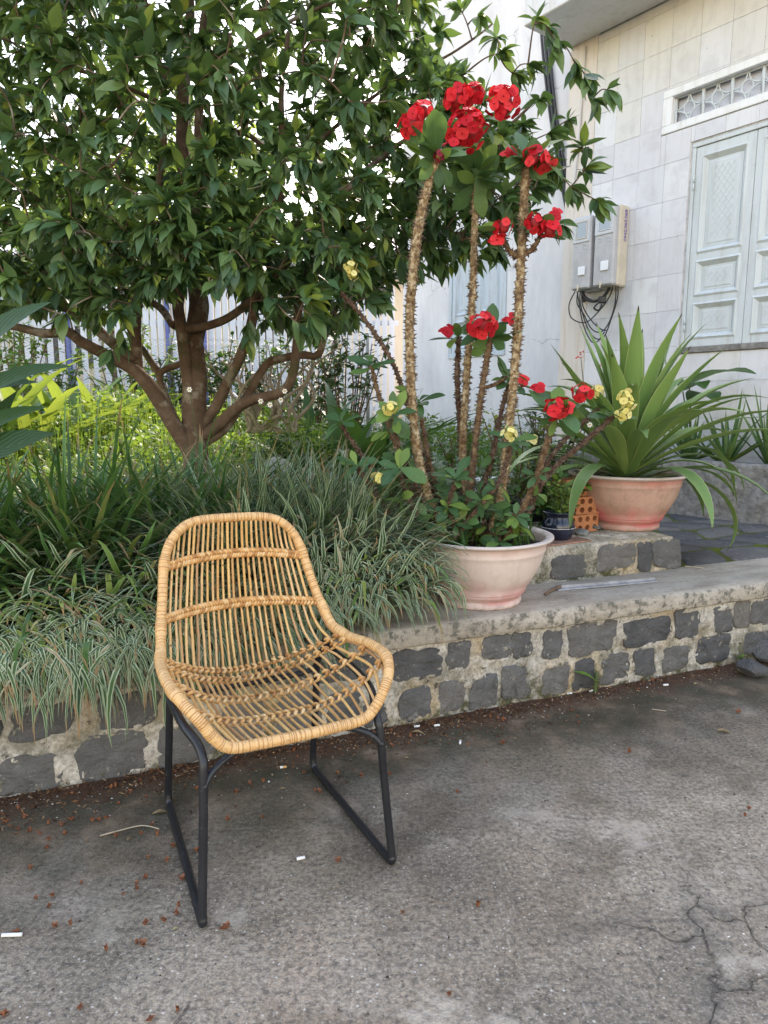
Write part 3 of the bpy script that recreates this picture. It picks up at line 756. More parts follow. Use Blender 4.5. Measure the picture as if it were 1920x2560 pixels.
# ------------------------------------------------------------------ meter boxes, cables
MAT_GREY = simple('meter_plastic', (0.47, 0.47, 0.48), 0.45, 0.10, 14, 0.0005)
MAT_GREYW = simple('meter_cover', (0.55, 0.57, 0.60), 0.4, 0.08, 14, 0.0005)
MAT_BEIGE = simple('meter_beige', (0.60, 0.53, 0.42), 0.5, 0.12, 8)
MAT_CABLE = simple('black_cable', (0.022, 0.023, 0.026), 0.5, 0.3, 30)
MAT_WLID = simple('white_lid', (0.80, 0.82, 0.85), 0.4, 0.05)
MAT_INK = simple('purple_ink', (0.08, 0.03, 0.33), 0.5, 0.1)
m = MT('meter_glass'); m.col((0.30, 0.36, 0.42)).rough(0.08, 0.6); MAT_MGLASS = m.m
def meter_box(x0, x1, z0, z1, side_mat, text, bez, label):
    w = x1 - x0; t = thing('meter_box', H0 + HX * ((x0 + x1) / 2) - HY * 0.005 + np.array([0, 0, z0]), HA, label, 'meter box', 'electric meter boxes on the house corner')
    h = z1 - z0; a, b = -w / 2, w / 2
    mb = MB(); mb.box((a, -.13, 0), (b, -.002, h), .012); mb.put('case', side_mat, t, True, smooth=False)
    mb = MB(); V, Fq = box((a + .003, -.198, .004), (b - .003, -.131, h - .004), .014); mb.add(V, Fq)
    for k in range(9):
        xx = a + .03 + k * (w - .06) / 8
        mb.box((xx - .0035, -.2005, .03), (xx + .0035, -.196, h * .52), .001)
    cov = mb.put('cover', MAT_GREY, t, True, smooth=False)
    mb = MB(); mb.box((a + .012, -.206, h * .64), (b - .012, -.1985, h - .02), .004)
    for (ex, kind) in ((a + w * .28, 0), (a + w * .72, 1)):
        tt = np.linspace(0, 2 * math.pi, 14, endpoint=False)
        if kind == 0: V, Fq = tube(np.stack([ex + .018 * np.cos(tt), np.full(14, -.1995), h * .57 + .02 * np.sin(tt)], 1), .0018, 4, True); mb.add(V, Fq); mb.box((ex - .009, -.2005, h * .57 - .002), (ex + .009, -.198, h * .57 + .002))
        else:
            V, Fq = tube(np.array([(ex - .02, -.1995, h * .57 - .018), (ex + .02, -.1995, h * .57 - .018), (ex + .02, -.1995, h * .57 + .018), (ex - .02, -.1995, h * .57 + .018)]), .0018, 4, True); mb.add(V, Fq)
    mb.put('top_panel', MAT_GREYW, cov, True, smooth=False)
    wx0, wx1, wz0, wz1 = a + w * .27, b - w * .22, h * .70, h - .055
    mb = MB(); bw = .009
    mb.box((wx0 - bw, -.211, wz0 - bw), (wx1 + bw, -.2065, wz0), .002); mb.box((wx0 - bw, -.211, wz1), (wx1 + bw, -.2065, wz1 + bw), .002)
    mb.box((wx0 - bw, -.2109, wz0 + .0003), (wx0, -.2065, wz1 - .0003), .002); mb.box((wx1, -.2109, wz0 + .0003), (wx1 + bw, -.2065, wz1 - .0003), .002)
    mb.put('bezel', bez, cov, True, smooth=False)
    put('pane', [(wx0, -.2075, wz0), (wx1, -.2075, wz0), (wx1, -.2075, wz1), (wx0, -.2075, wz1)], [(0, 1, 2, 3)], MAT_MGLASS, cov, True, smooth=False)
    mb = MB(); mb.box((a + w * .42, -.213, h * .19), (a + w * .78, -.201, h * .31), .004); mb.put('white_flap', MAT_WLID, t, True, smooth=False)
    mb = MB(); mb.box((a + w * .36, -.205, .012), (a + w * .5, -.199, .04), .002); V, Fq = tube(np.array([(a + w * .43, -.207, -.012), (a + w * .43, -.2, .02)]), .006, 6); mb.add(V, Fq); mb.put('latch', MAT_BEIGE, t, True, smooth=False)
    if text:
        cu = bpy.data.curves.new('digits', 'FONT'); cu.body = text; cu.size = .052; cu.extrude = .0006; cu.space_character = .92
        to = bpy.data.objects.new('digits_curve', cu); COL.objects.link(to)
        bpy.context.view_layer.update()
        me = bpy.data.meshes.new_from_object(to.evaluated_get(bpy.context.evaluated_depsgraph_get()))
        bpy.data.objects.remove(to)
        me.materials.clear(); me.materials.append(MAT_INK)
        o = bpy.data.objects.new('lettering', me); link(o, t)
        o.matrix_local = Matrix(((0, 0, 1, b + .0012), (0, -1, 0, -.035), (1, 0, 0, h * .555), (0, 0, 0, 1)))
    return t
meter_box(-.035, .165, 2.20, 2.82, MAT_GREY, None, MAT_BEIGE, 'grey electric meter box with cream rimmed window, next to the black wall cables')
meter_box(.195, .405, 2.20, 2.86, MAT_BEIGE, '0942.065.068', MAT_GREYW, 'grey electric meter box with purple phone number on its beige side')
def hp(s, y, z): return H0 + HX * s + HY * y + np.array([0, 0, z])
coil = thing('cable_loops', hp(.15, -.08, 2.0), 0, 'loops of thin black cable hanging beneath the two meter boxes', 'cables')
loops = [[(-.06, -.1, 2.21), (-.13, -.09, 2.10), (-.10, -.08, 1.98), (.05, -.07, 1.93), (.2, -.08, 2.02), (.30, -.09, 2.12), (.34, -.1, 2.21)],
         [(-.03, -.1, 2.21), (-.03, -.1, 2.1), (.04, -.09, 2.0), (.12, -.08, 1.87), (.22, -.08, 1.83), (.30, -.08, 1.9), (.36, -.09, 2.05), (.37, -.1, 2.21)],
         [(0, -.1, 2.21), (.0, -.1, 2.12), (.05, -.09, 1.95), (.14, -.08, 1.80), (.25, -.08, 1.78), (.33, -.09, 1.93), (.39, -.1, 2.1), (.39, -.1, 2.21)],
         [(.02, -.11, 2.21), (.03, -.1, 2.08), (.12, -.1, 1.95), (.22, -.09, 1.86), (.28, -.08, 1.84)],
         [(-.02, -.12, 2.21), (.01, -.11, 2.05), (.05, -.1, 1.9), (.13, -.09, 1.76), (.2, -.09, 1.75), (.27, -.09, 1.83)]]
for L_ in loops:
    V, Fq = tube(spline([hp(*p) for p in L_], 8), .0055, 6); put('cable', V, Fq, MAT_CABLE, coil)
V, Fq = tube(spline([hp(*p) for p in [(.02, -.1, 2.21), (.06, -.1, 2.14), (.15, -.1, 2.10), (.25, -.1, 2.13), (.31, -.1, 2.21)]], 8), .014, 8); put('thick_cable', V, Fq, MAT_CABLE, coil)
mb = MB(); P = hp(.25, -.12, 2.10); V, Fq = box(P - .03, P + .03, .008); mb.add(V, Fq); V, Fq = tube(spline([P + (-.04, -.01, -.03), P + (-.07, -.01, -.07), P + (-.03, -.01, -.09), P + (0, 0, -.04)], 6), .008, 6); mb.add(V, Fq); mb.put('clamp', MAT_CABLE, coil, smooth=False)
wc = thing('wall_cables', hp(-.7, .38, 3.0), 0, 'bundle of thick black cables running up the white plaster wall', 'cables')
for k, dx in enumerate((-.035, 0, .04)):
    pts = [(-.94 + dx * .6, .37, 5.4), (-.93 + dx * 1.2, .365, 4.9), (-.80 + dx, .37, 4.1), (-.62 + dx, .365, 3.4), (-.50 + dx * .8, .37, 2.9), (-.46 + dx * .8, .375, 2.5), (-.30 + dx * .5, .33, 2.15), (-.1, .1, 2.12), (.03, -.1, 2.16)]
    V, Fq = tube(spline([hp(*p) for p in pts], 8), .013 if k != 1 else .018, 7); put('cable', V, Fq, MAT_CABLE, wc)
V, Fq = tube(spline([hp(*p) for p in [(-.12, -.012, 4.3), (-.15, -.012, 3.6), (-.2, -.012, 3.0)]], 6), .006, 6)
put_base('thin_conduit', V, Fq, MAT_GREY, label='thin grey conduit slanting down the cream corner of the house', cat='conduit')

# ------------------------------------------------------------------ rattan chair
m = MT('rattan_wrap'); r = m.rnd(); co = m.coord()
c = m.ramp(r, [(0.0, (0.36, 0.155, 0.045)), (0.35, (0.58, 0.30, 0.10)), (0.7, (0.67, 0.385, 0.15)), (1.0, (0.70, 0.46, 0.22))])
c = m.mix(m.math('MULTIPLY', m.f(m.noise(90, 4, .7, co), .52, .68), .5), c, (0.27, 0.12, 0.04))
m.col(c).rough(0.42, 0.45).bump(m.noise(260, 2, .5, co), .0006, .5); MAT_WRAP = m.m
m = MT('rattan_cane'); r = m.rnd(); co = m.coord()
c = m.ramp(r, [(0.0, (0.36, 0.19, 0.085)), (0.3, (0.60, 0.33, 0.11)), (0.65, (0.70, 0.43, 0.16)), (1.0, (0.60, 0.36, 0.17))])
c = m.mix(m.math('MULTIPLY', m.f(m.noise(28, 4, .7, co), .5, .7), .55), c, (0.30, 0.15, 0.06))
c = m.mix(m.math('GREATER_THAN', m.noise(75, 2, .5, co), .70), c, (0.12, 0.055, 0.02))
m.col(c).rough(0.36, 0.5).bump(m.noise(160, 2, .5, co), .0005, .5); MAT_CANE = m.m
m = MT('black_metal'); m.col(m.mix(m.f(m.noise(70, 4, .7), .62, .7), (0.012, 0.013, 0.016), (0.07, 0.068, 0.065))).rough(m.n('MapRange', {0: m.noise(12, 4), 1: .3, 2: .7, 3: .26, 4: .5}).outputs[0], .5); MAT_BLACK = m.m
CO = np.array([-0.320, 1.774, 0.0]); CA = math.radians(26.58)
chair = thing('rattan_chair', CO, CA, 'honey coloured rattan chair with woven shell seat on black bent metal legs', 'chair')
def rotm(rx, ry, rz):
    return np.array(Matrix.Rotation(rz, 3, 'Z') @ Matrix.Rotation(ry, 3, 'Y') @ Matrix.Rotation(rx, 3, 'X'))
RSH = rotm(-0.0019, 0.0233, 0.0322)
def shl(P):
    P = np.asarray(P, float); pv = np.array([0, 0, .45]); return (P - pv) @ RSH.T + pv + np.array([.001, .002, .0037])
rimR = np.array([[0, .311, .858], [.103, .309, .854], [.155, .295, .835], [.194, .282, .79], [.214, .26, .728], [.226, .223, .658], [.239, .182, .596], [.252, .125, .542], [.268, .046, .528], [.28, -.069, .538], [.279, -.161, .535], [.26, -.216, .513], [.235, -.241, .483], [.209, -.248, .444], [.171, -.253, .415], [.094, -.255, .41], [0, -.258, .41]])
rimP = np.vstack([rimR, rimR[::-1][1:-1] * (-1, 1, 1)])
P = spline(rimP, 30, True); P = np.vstack([P, P[:1]]); P = resample(P, .0015)[:-1]
n = len(P); ph = np.arange(n) / 3.6; wid = ph.astype(int); hsh = np.random.default_rng(4).random(wid.max() + 2)
rad = .0126 + .0018 * np.abs(np.sin(math.pi * ph)) + .0008 * (hsh[wid] - .5)
for q in (3.6, 6.2, 7.6, 25.8, 24.4, 28.3, 11, 21):       # thicker lashings at the joints
    ci = int(q / 32 * n); d_ = np.abs(np.arange(n) - ci); rad += .0022 * np.exp(-(d_ / 14.0) ** 4)
V, Fq = tube(shl(P), rad, 10, True)
put('rim', V, Fq, MAT_WRAP, chair, True, rnd=np.repeat(np.clip((.22 + .5 * hsh[wid]) * (.25 + .9 * np.abs(np.sin(math.pi * ph))), 0, .98), 10))  # grooves between the wraps coloured darker, crease shade painted in
CS = np.array([(.313, .857), (.309, .75), (.291, .597), (.258, .49), (.223, .412), (.185, .390), (.054, .384), (-.111, .397), (-.258, .410)])
RS = np.array([(.196, .290, .86), (.212, .262, .735), (.238, .185, .60), (.250, .128, .546), (.262, .07, .531), (.27, .03, .529), (.281, -.07, .538), (.280, -.165, .533), (.255, -.232, .500)])
CSs, RSs = spline(CS, 10), spline(RS, 10)
def S(q, t):
    i = min(max(t * 10, 0), 79.999); k = int(i); fr_ = i - k
    c = CSs[k] * (1 - fr_) + CSs[k + 1] * fr_; rr = RSs[k] * (1 - fr_) + RSs[k + 1] * fr_
    pw = 2.0 + 2.0 * max(0, (t - 5.5) / 2.5); g = abs(q) ** pw
    p = np.array([q * rr[0], c[0] + (rr[1] - c[0]) * g, c[1] + (rr[2] - c[1]) * g])
    if t < 1:      # top rim sinks towards its corners
        x = abs(p[0]); zt = np.interp(x, [0, .103, .155, .194, .21], [.857, .853, .834, .79, .76])
        z1 = CSs[10][1] + (RSs[10][2] - CSs[10][1]) * g
        p[2] = z1 + (zt - z1) * (1 - t); p[1] = p[1] * t + (1 - t) * np.interp(x, [0, .155, .2], [.311, .296, .28])
    return p
def Sn(q, t, off):
    e = .02; a = S(q + e, t) - S(q - e, t); b = S(q, t + .1) - S(q, t - .1)
    nn_ = np.cross(b, a); nn_ /= max(np.linalg.norm(nn_), 1e-9)
    if nn_[1] > 0.3 or nn_[2] < -0.2: nn_ = -nn_
    return S(q, t) + nn_ * off
QS = np.linspace(-.955, .955, 27)
rr_ = np.random.default_rng(12)
for i, q in enumerate(QS):
    j1, j2 = rr_.normal(0, .006), rr_.normal(0, .008); ts = np.linspace(0, 8, 46)
    Pq = np.array([Sn(q + j1 * math.sin(t * .9 + i) + j2 * math.sin(t * 2.1 + 2 * i) * (0.3 + .1 * t), t, rr_.normal(0, .0004)) for t in ts])
    V, Fq = tube(shl(Pq), .0040 + rr_.normal(0, .0003), 7)
    put('spindle', V, Fq, MAT_CANE, chair, True, rnd=np.full(len(V), rr_.random()))
dq = QS[1] - QS[0]
for t0, seat in ((1.0, 0), (2.0, 0), (4.05, 1), (4.95, 1), (6.0, 1), (7.0, 1)):
    mb = MB(); qq = np.linspace(-1, 1, 50)
    V, Fq = tube(shl([Sn(q, t0, -.0062) for q in qq]), .0042, 6); mb.add(V, Fq, rnd=.5)
    dt = .085 if not seat else .12
    if t0 in (6.0, 7.0): dt = .085
    for q in np.arange(-1 + dq * .3, 1 - dq * .3, dq * (.5 if not seat else 1.0)):
        for sg in (-1, 1):
            rv = rr_.random()
            p0 = Sn(q - dq * .10, t0 + sg * dt * 1.25, .0005); p1 = Sn(q + dq * .16, t0 + sg * dt * .9, .0062); p2 = Sn(q + dq * .40, t0 + sg * dt * .35, .0070); p3 = Sn(q + dq * .58, t0 - sg * dt * .15, .0025)
            V, Fq = tube(shl(spline([p0, p1, p2, p3], 2)), np.array([.0026, .0044, .0050, .0050, .0048, .004, .0026]), 6); mb.add(V, Fq, rnd=rv)
    mb.put('woven_band', MAT_WRAP, chair, True)
for sx_ in (-1, 1):
    def mp(*p): return (sx_ * p[0], p[1], p[2])
    pts = [mp(.243, .19, .47), mp(.246, .10, .462), mp(.252, -.03, .455), mp(.246, -.14, .445), mp(.228, -.205, .425), mp(.222, -.235, .398), mp(.225, -.245, .36), mp(.233, -.255, .22), mp(.2445, -.268, .05), mp(.2455, -.272, .022), mp(.245, -.262, .0125), mp(.244, -.22, .0115), mp(.238, 0, .0115), mp(.233, .235, .0115), mp(.2325, .262, .014), mp(.232, .272, .03), mp(.231, .27, .07), mp(.2275, .235, .22), mp(.224, .205, .37), mp(.226, .19, .42), mp(.24, .175, .455)]
    V, Fq = tube(spline(pts, 6), .0108, 10); put('leg_frame', V, Fq, MAT_BLACK, chair, True)
V, Fq = tube(spline([(-.228, -.252, .335), (-.20, -.235, .365), (-.14, -.21, .385), (-.05, -.20, .388), (.05, -.20, .388), (.14, -.21, .385), (.20, -.235, .365), (.228, -.252, .335)], 6), .009, 8); put('cross_bar', V, Fq, MAT_BLACK, chair, True)
V, Fq = tube(spline([(-.228, .20, .40), (-.18, .21, .372), (0, .215, .368), (.18, .21, .372), (.228, .20, .40)], 6), .009, 8); put('cross_bar', V, Fq, MAT_BLACK, chair, True)

# ------------------------------------------------------------------ pots
def pot_mat(name, top, mid, low, foot, blot, bm, wear=.35):
    m = MT(name); co = m.coord(); sx = m.n('SeparateXYZ', {0: co})
    z = m.math('ADD', sx.outputs[2], m.math('MULTIPLY', m.math('SUBTRACT', m.noise(3.5, 3, .5, co), .5), .10))
    c = m.ramp(m.f(z, 0, .30), [(0.0, foot), (.10, foot), (.14, low), (.26, low), (.48, mid), (.78, mid), (.92, top), (1.0, top)])
    c = m.mix(m.math('MULTIPLY', m.f(m.noise(5, 5, .6, co, off=(3, 3, 3)), .45, .68), .55), c, blot)
    c = m.mix(m.math('MULTIPLY', m.f(m.noise(11, 7, .75, co, off=(1, 2, 9)), .46, .66), wear), c, bm)
    lip = m.f(sx.outputs[2], .268, .272)
    c = m.mix(m.math('MULTIPLY', lip, .9), c, (0.58, 0.50, 0.44))
    c = m.mix(m.math('MULTIPLY', m.math('SUBTRACT', 1.0, m.f(sx.outputs[2], 0, .03)), m.f(m.noise(30, 3, .6, co), .45, .6)), c, (0.33, 0.25, 0.20))
    gs = m.n('Mapping', {'Vector': co, 'Scale': (16.0, 16.0, 1.5)}).outputs[0]
    c = m.mix(m.math('MULTIPLY', m.f(m.noise(2, 6, .7, gs), .50, .70), .38), c, m.mix(.5, c, (0.20, 0.14, 0.09)))
    c = m.mix(m.math('MULTIPLY', m.f(m.noise(7, 6, .75, co, off=(6, 6, 2)), .60, .68), .3), c, (0.68, 0.62, 0.55))
    m.col(c).rough(m.n('MapRange', {0: m.noise(9, 4, .6, co), 1: .3, 2: .7, 3: .42, 4: .7}).outputs[0], .3).bump(m.noise(45, 4, .6, co), .0012, .6); return m.m
POT1 = pot_mat('faded_pink_pot', (0.62, 0.42, 0.37), (0.68, 0.54, 0.47), (0.56, 0.28, 0.25), (0.68, 0.50, 0.45), (0.72, 0.62, 0.54), (0.52, 0.38, 0.32))
POT2 = pot_mat('terracotta_pot', (0.58, 0.20, 0.17), (0.55, 0.33, 0.25), (0.58, 0.15, 0.14), (0.57, 0.30, 0.25), (0.47, 0.33, 0.24), (0.27, 0.19, 0.11), .6)
pot_prof = [(.0, .002), (.158, .0), (.170, .004), (.173, .014), (.171, .026), (.166, .030), (.172, .036), (.184, .050), (.188, .054), (.1855, .058), (.1895, .062), (.1925, .066), (.190, .070), (.207, .094), (.228, .130), (.246, .168), (.258, .205), (.263, .225), (.2665, .229), (.2645, .234), (.268, .250), (.270, .262), (.276, .267), (.291, .271), (.297, .276), (.296, .282), (.286, .285), (.268, .281), (.260, .272), (.255, .24), (.245, .20), (.0, .195)]
def pot(name, c, z, mat, label, sc=1.0):
    t = thing(name, (c[0], c[1], z), 0, label, 'flower pot')
    V, Fq = lathe(np.array(pot_prof) * sc, 72); put('body', V, Fq, mat, t, True)
    r_ = np.random.default_rng(int(c[0] * 100)); g = 24; a_ = np.linspace(0, 2 * math.pi, g, endpoint=False)
    V = [(0, 0, .245 * sc)]; 
    for rr in (.09, .17, .253): V += [(rr * sc * math.cos(q), rr * sc * math.sin(q), (.243 + r_.normal(0, .006)) * sc) for q in a_]
    Fs = [(0, 1 + k, 1 + (k + 1) % g) for k in range(g)] + [(1 + l * g + k, 1 + (l + 1) * g + k, 1 + (l + 1) * g + (k + 1) % g, 1 + l * g + (k + 1) % g) for l in range(2) for k in range(g)]
    put('soil', V, Fs, MAT_SOIL, t, True); return t
PC1 = np.array([.40, 2.80]); PC2 = np.array([1.285, 3.625]); Z_BLK = Z_CAP + .165
pot('flower_pot', PC1, Z_CAP + .001, POT1, 'faded pale pink plastic bowl pot on the concrete cap')
pot('flower_pot', PC2, Z_BLK + .002, POT2, 'red and brown bowl pot on the stone ledge holding the agave', 1.02)

# ------------------------------------------------------------------ crown of thorns in the pink pot
def stem_mat(name, a, b, c_):
    m = MT(name); co = m.coord(); n1 = m.noise(28, 5, .7, co); r = m.n('Attribute', None, attribute_name='rnd').outputs['Fac']
    n1 = m.noise(45, 4, .75, co); c = m.ramp(n1, [(.34, a), (.5, b), (.64, c_)])
    c = m.mix(r, c, m.mix(.7, c, (0.16, 0.115, 0.085)))
    m.col(c).rough(.8, .2).bump(m.noise(70, 4, .7, co), .005, 1.0); return m.m
STEM_P = stem_mat('pale_thorn_stem', (0.085, 0.040, 0.016), (0.27, 0.18, 0.09), (0.52, 0.42, 0.27))
STEM_B = stem_mat('brown_thorn_stem', (0.055, 0.028, 0.017), (0.14, 0.078, 0.04), (0.25, 0.18, 0.10))
STEM_D = stem_mat('dark_thorn_stem', (0.028, 0.014, 0.010), (0.085, 0.042, 0.026), (0.19, 0.13, 0.085))
LEAF_T = leaf_mat('thorn_plant_leaf', [(0, (0.042, 0.11, 0.040)), (.5, (0.066, 0.155, 0.052)), (.8, (0.11, 0.21, 0.05)), (1, (0.20, 0.30, 0.05))], (0.20, 0.36, 0.06), .22, .5, (0.10, 0.19, 0.07), .03, spec=.35)
crown_t = thing('crown_of_thorns', (PC1[0], PC1[1], Z_CAP + .245), 0, 'tall crown of thorns plant with spiny stems and red and yellow flower heads', 'plant')
COFF = np.array([PC1[0], PC1[1], Z_CAP + .245])
def stem(pts, Y0, Y1, r0, r1, mat, nth=900, tl=.013, seed=0):
    n = len(pts); W_ = np.array([atd(u, v, Y0 + (Y1 - Y0) * i / (n - 1)) for i, (u, v) in enumerate(pts)])
    P = resample(spline(W_, 10), .006); n = len(P); r_ = np.random.default_rng(seed + 40)
    rad = np.linspace(r0, r1, n) * .92 * (1 + .07 * r_.normal(size=n)); mb = MB()
    V, Fq = tube(P, rad, 10); mb.add(V + r_.normal(0, r0 * .05, V.shape), Fq, rnd=0.0)
    length = np.linalg.norm(np.diff(P, axis=0), axis=1).sum(); k = int(length * nth * .50)
    T = nrm(np.gradient(P, axis=0)); ii = r_.integers(0, n, k); ang = r_.random(k) * 2 * math.pi
    t_ = T[ii]; a_ = nrm(np.cross(t_, [0.3, 1, 0.1])); b_ = np.cross(t_, a_)
    o_ = a_ * np.cos(ang)[:, None] + b_ * np.sin(ang)[:, None]; s_ = np.cross(t_, o_); R_ = rad[ii][:, None]
    q0 = P[ii] + o_ * R_ * .85; w_ = .0040 + .0016 * r_.random((k, 1)); ln = tl * (.70 + .68 * r_.random((k, 1)))
    tip = q0 + (o_ + t_ * r_.normal(.1, .28, (k, 1)) + s_ * r_.normal(0, .2, (k, 1))) * ln
    Vt = np.stack([q0 + s_ * w_, q0 - s_ * w_ * .5 + t_ * w_, q0 - s_ * w_ * .5 - t_ * w_, tip], 1).reshape(-1, 3)
    b4 = np.arange(k)[:, None] * 4; Ft = np.concatenate([b4 + np.array([0, 1, 3]), b4 + np.array([1, 2, 3]), b4 + np.array([2, 0, 3])])
    mb.add(Vt, Ft.tolist(), rnd=1.0)
    mb.put('stem', mat, crown_t); return P
tips = {}
tips['a'] = stem([(968, 1172), (932, 1092), (903, 985), (889, 850), (885, 700), (895, 560), (912, 450), (942, 345)], 2.74, 2.66, .0205, .0175, STEM_P, 950, .013, 1)
tips['b'] = stem([(1018, 1130), (1000, 985), (1008, 820), (1020, 650), (1025, 500), (1029, 385)], 2.86, 2.93, .0175, .0145, STEM_P, 900, .013, 2)
tips['c'] = stem([(1062, 1162), (1085, 1050), (1102, 900), (1117, 730), (1125, 560), (1132, 430), (1139, 352)], 2.72, 2.74, .020, .0165, STEM_P, 950, .014, 3)
tips['c1'] = stem([(1124, 556), (1104, 545), (1090, 525), (1083, 498)], 2.73, 2.70, .0105, .009, STEM_B, 900, .012, 4)
tips['c2'] = stem([(1126, 552), (1146, 542), (1160, 524), (1170, 500)], 2.73, 2.70, .0105, .009, STEM_B, 900, .012, 5)
tips['d'] = stem([(1008, 1130), (1022, 1000), (1040, 850), (1060, 728)], 2.80, 2.78, .0145, .0125, STEM_B, 900, .012, 6)
tips['e'] = stem([(1000, 1120), (996, 960), (988, 830), (991, 728)], 2.95, 2.98, .0125, .0115, STEM_D, 900, .012, 7)
tips['f'] = stem([(1092, 1165), (1128, 1100), (1160, 1030), (1180, 960), (1203, 895)], 2.72, 2.70, .0150, .0135, STEM_B, 950, .013, 8)
tips['g'] = stem([(1120, 1150), (1180, 1030), (1250, 965), (1325, 900)], 2.76, 2.86, .0115, .0098, STEM_D, 1000, .012, 9)
tips['h'] = stem([(1125, 1140), (1170, 1020), (1225, 945), (1292, 885)], 2.86, 3.02, .010, .008, STEM_D, 900, .011, 10)
tips['i'] = stem([(945, 1165), (870, 1135), (815, 1070), (770, 1008)], 2.70, 2.62, .0100, .0075, STEM_D, 1100, .009, 11)
tips['j'] = stem([(935, 1160), (880, 1110), (815, 1030), (765, 960), (735, 915)], 2.78, 2.74, .0095, .007, STEM_D, 1100, .009, 12)
tips['k'] = stem([(935, 1150), (890, 1060), (850, 950), (820, 860), (802, 790)], 2.80, 2.74, .0098, .0075, STEM_B, 1000, .009, 13)
tips['l'] = stem([(960, 1130), (905, 960), (855, 800), (795, 700), (735, 632)], 2.92, 2.90, .0105, .0085, STEM_D, 1000, .010, 14)
tips['m'] = stem([(940, 1160), (900, 1110), (875, 1060), (862, 1015)], 2.66, 2.60, .0100, .008, STEM_D, 1100, .009, 15)
tips['n'] = stem([(1005, 1155), (1040, 1060), (1065, 980), (1085, 880), (1100, 830)], 2.82, 2.86, .0105, .009, STEM_D, 1000, .011, 16)
tips['o'] = stem([(990, 1160), (970, 1090), (985, 1040)], 2.70, 2.64, .009, .008, STEM_D, 1100, .009, 17)
tips['p'] = stem([(975, 1140), (930, 1010), (905, 870)], 2.86, 2.84, .0115, .009, STEM_B, 1000, .010, 18)
tips['q'] = stem([(980, 1165), (1030, 1100), (1080, 1040), (1105, 955)], 2.68, 2.62, .0095, .008, STEM_D, 1000, .010, 19)
tips['r'] = stem([(950, 1150), (875, 1000), (848, 900)], 2.72, 2.66, .0098, .008, STEM_D, 1000, .010, 20)
tips['s'] = stem([(1045, 838), (1070, 830), (1095, 815)], 2.79, 2.83, .009, .008, STEM_B, 300, .006, 21)
LEAFP_T = [.10, .30, .52, .74, .92, 1.0, .92, .62, .12]
UL_T = [unit_leaf('thorn_leaf', LEAFP_T, .42, cv, LEAF_T, .12) for cv in (.25, .6, 1.0, -.15)]
def rosette(P, axis, n, Ls, seed, spread=1.0, droop=.35):
    r_ = np.random.default_rng(seed); axis = nrm(np.asarray(axis, float)); a_ = nrm(np.cross(axis, [.2, .9, .1])); b_ = np.cross(axis, a_)
    for k in range(n):
        ang = k * 2.4 + r_.uniform(-.3, .3); el = r_.uniform(.05, .95) * spread
        out = a_ * math.cos(ang) + b_ * math.sin(ang)
        d = out * math.cos(el) + axis * math.sin(el) + np.array([0, 0, -.12 * r_.random()])
        up = axis * math.cos(el) - out * math.sin(el) + r_.normal(0, .22, 3)
        s = Ls * 1.32 * r_.uniform(.65, 1.15)
        place_leaf('leaf', UL_T[r_.integers(0, 4)], P + nrm(d) * .004 - axis * r_.uniform(0, .02), d, up, (s * r_.uniform(.9, 1.2), s, s), crown_t, COFF)
UPV = np.array([0, -.15, 1.0])
for (key, n, Ls, du, dv, dY, ax) in [('a', 13, .125, 0, -20, 0, (-.1, -.4, 1)), ('b', 15, .125, 10, -60, -.03, (0, -.3, 1)), ('c', 12, .11, 8, -12, 0, (.1, -.3, 1)), ('c1', 6, .075, 0, 0, 0, (-.4, -.3, 1)), ('c2', 8, .08, 8, -2, 0, (.4, -.3, 1)), ('d', 9, .095, -8, -6, 0, (0, -.35, 1)), ('e', 8, .09, 0, 0, 0, (-.2, -.2, 1)),
                                  ('f', 9, .10, 0, -10, 0, (.1, -.35, 1)), ('g', 9, .07, 10, -6, 0, (.4, -.4, 1)), ('h', 7, .075, 4, -6, 0, (.4, -.2, 1)), ('i', 8, .062, -4, -8, 0, (-.4, -.5, 1)), ('j', 8, .06, -2, -6, 0, (-.4, -.4, 1)), ('k', 7, .085, -2, -6, 0, (-.1, -.6, 1)), ('l', 7, .07, 0, -4, 0, (-.4, -.3, 1)), ('m', 9, .085, 0, -2, 0, (-.1, -.9, .8)),
                                  ('n', 7, .08, 0, -4, 0, (.1, -.3, 1)), ('o', 8, .075, 0, -2, 0, (.1, -.6, 1)), ('p', 8, .085, 4, -8, 0, (.1, -.5, 1)), ('q', 7, .075, 0, -4, 0, (0, -.6, .9)), ('r', 9, .08, -4, -8, 0, (-.2, -.9, .7)), ('s', 6, .07, 4, 0, 0, (.5, 0, 1))]:
    rosette(tips[key][-1] + np.array([0, 0, .01]), ax, n, Ls, sum(map(ord, key)))
for key, dz, n_, Ls_ in (('a', -.01, 8, .075), ('b', .03, 10, .085), ('b', -.02, 8, .095), ('c', -.01, 8, .07), ('d', -.01, 6, .08), ('f', -.01, 6, .085)):
    rosette(tips[key][-1] + np.array([0, -.015, dz]), (0, -.75, -.25), n_, Ls_, 900 + ord(key))
rr_ = np.random.default_rng(77)
for k in range(26):        # young shoots crowding the pot
    th_ = rr_.random() * 6.28; q_ = .21 * math.sqrt(rr_.random()); P_ = np.array([PC1[0] + q_ * math.cos(th_), PC1[1] + q_ * math.sin(th_) * .9, Z_CAP + .25 + rr_.uniform(.02, .17)])
    V, Fq = tube(spline([(P_[0] * .7 + PC1[0] * .3, P_[1] * .7 + PC1[1] * .3, Z_CAP + .235), (P_ + (PC1[0], PC1[1], Z_CAP + .26)) / 2 + (0, 0, .02), P_], 4), np.linspace(.006, .004, 9), 6); put('shoot', V, Fq, STEM_D, crown_t)
    rosette(P_, (rr_.normal(0, .4), -.5, .9), rr_.integers(5, 9), rr_.uniform(.038, .07), 700 + k)
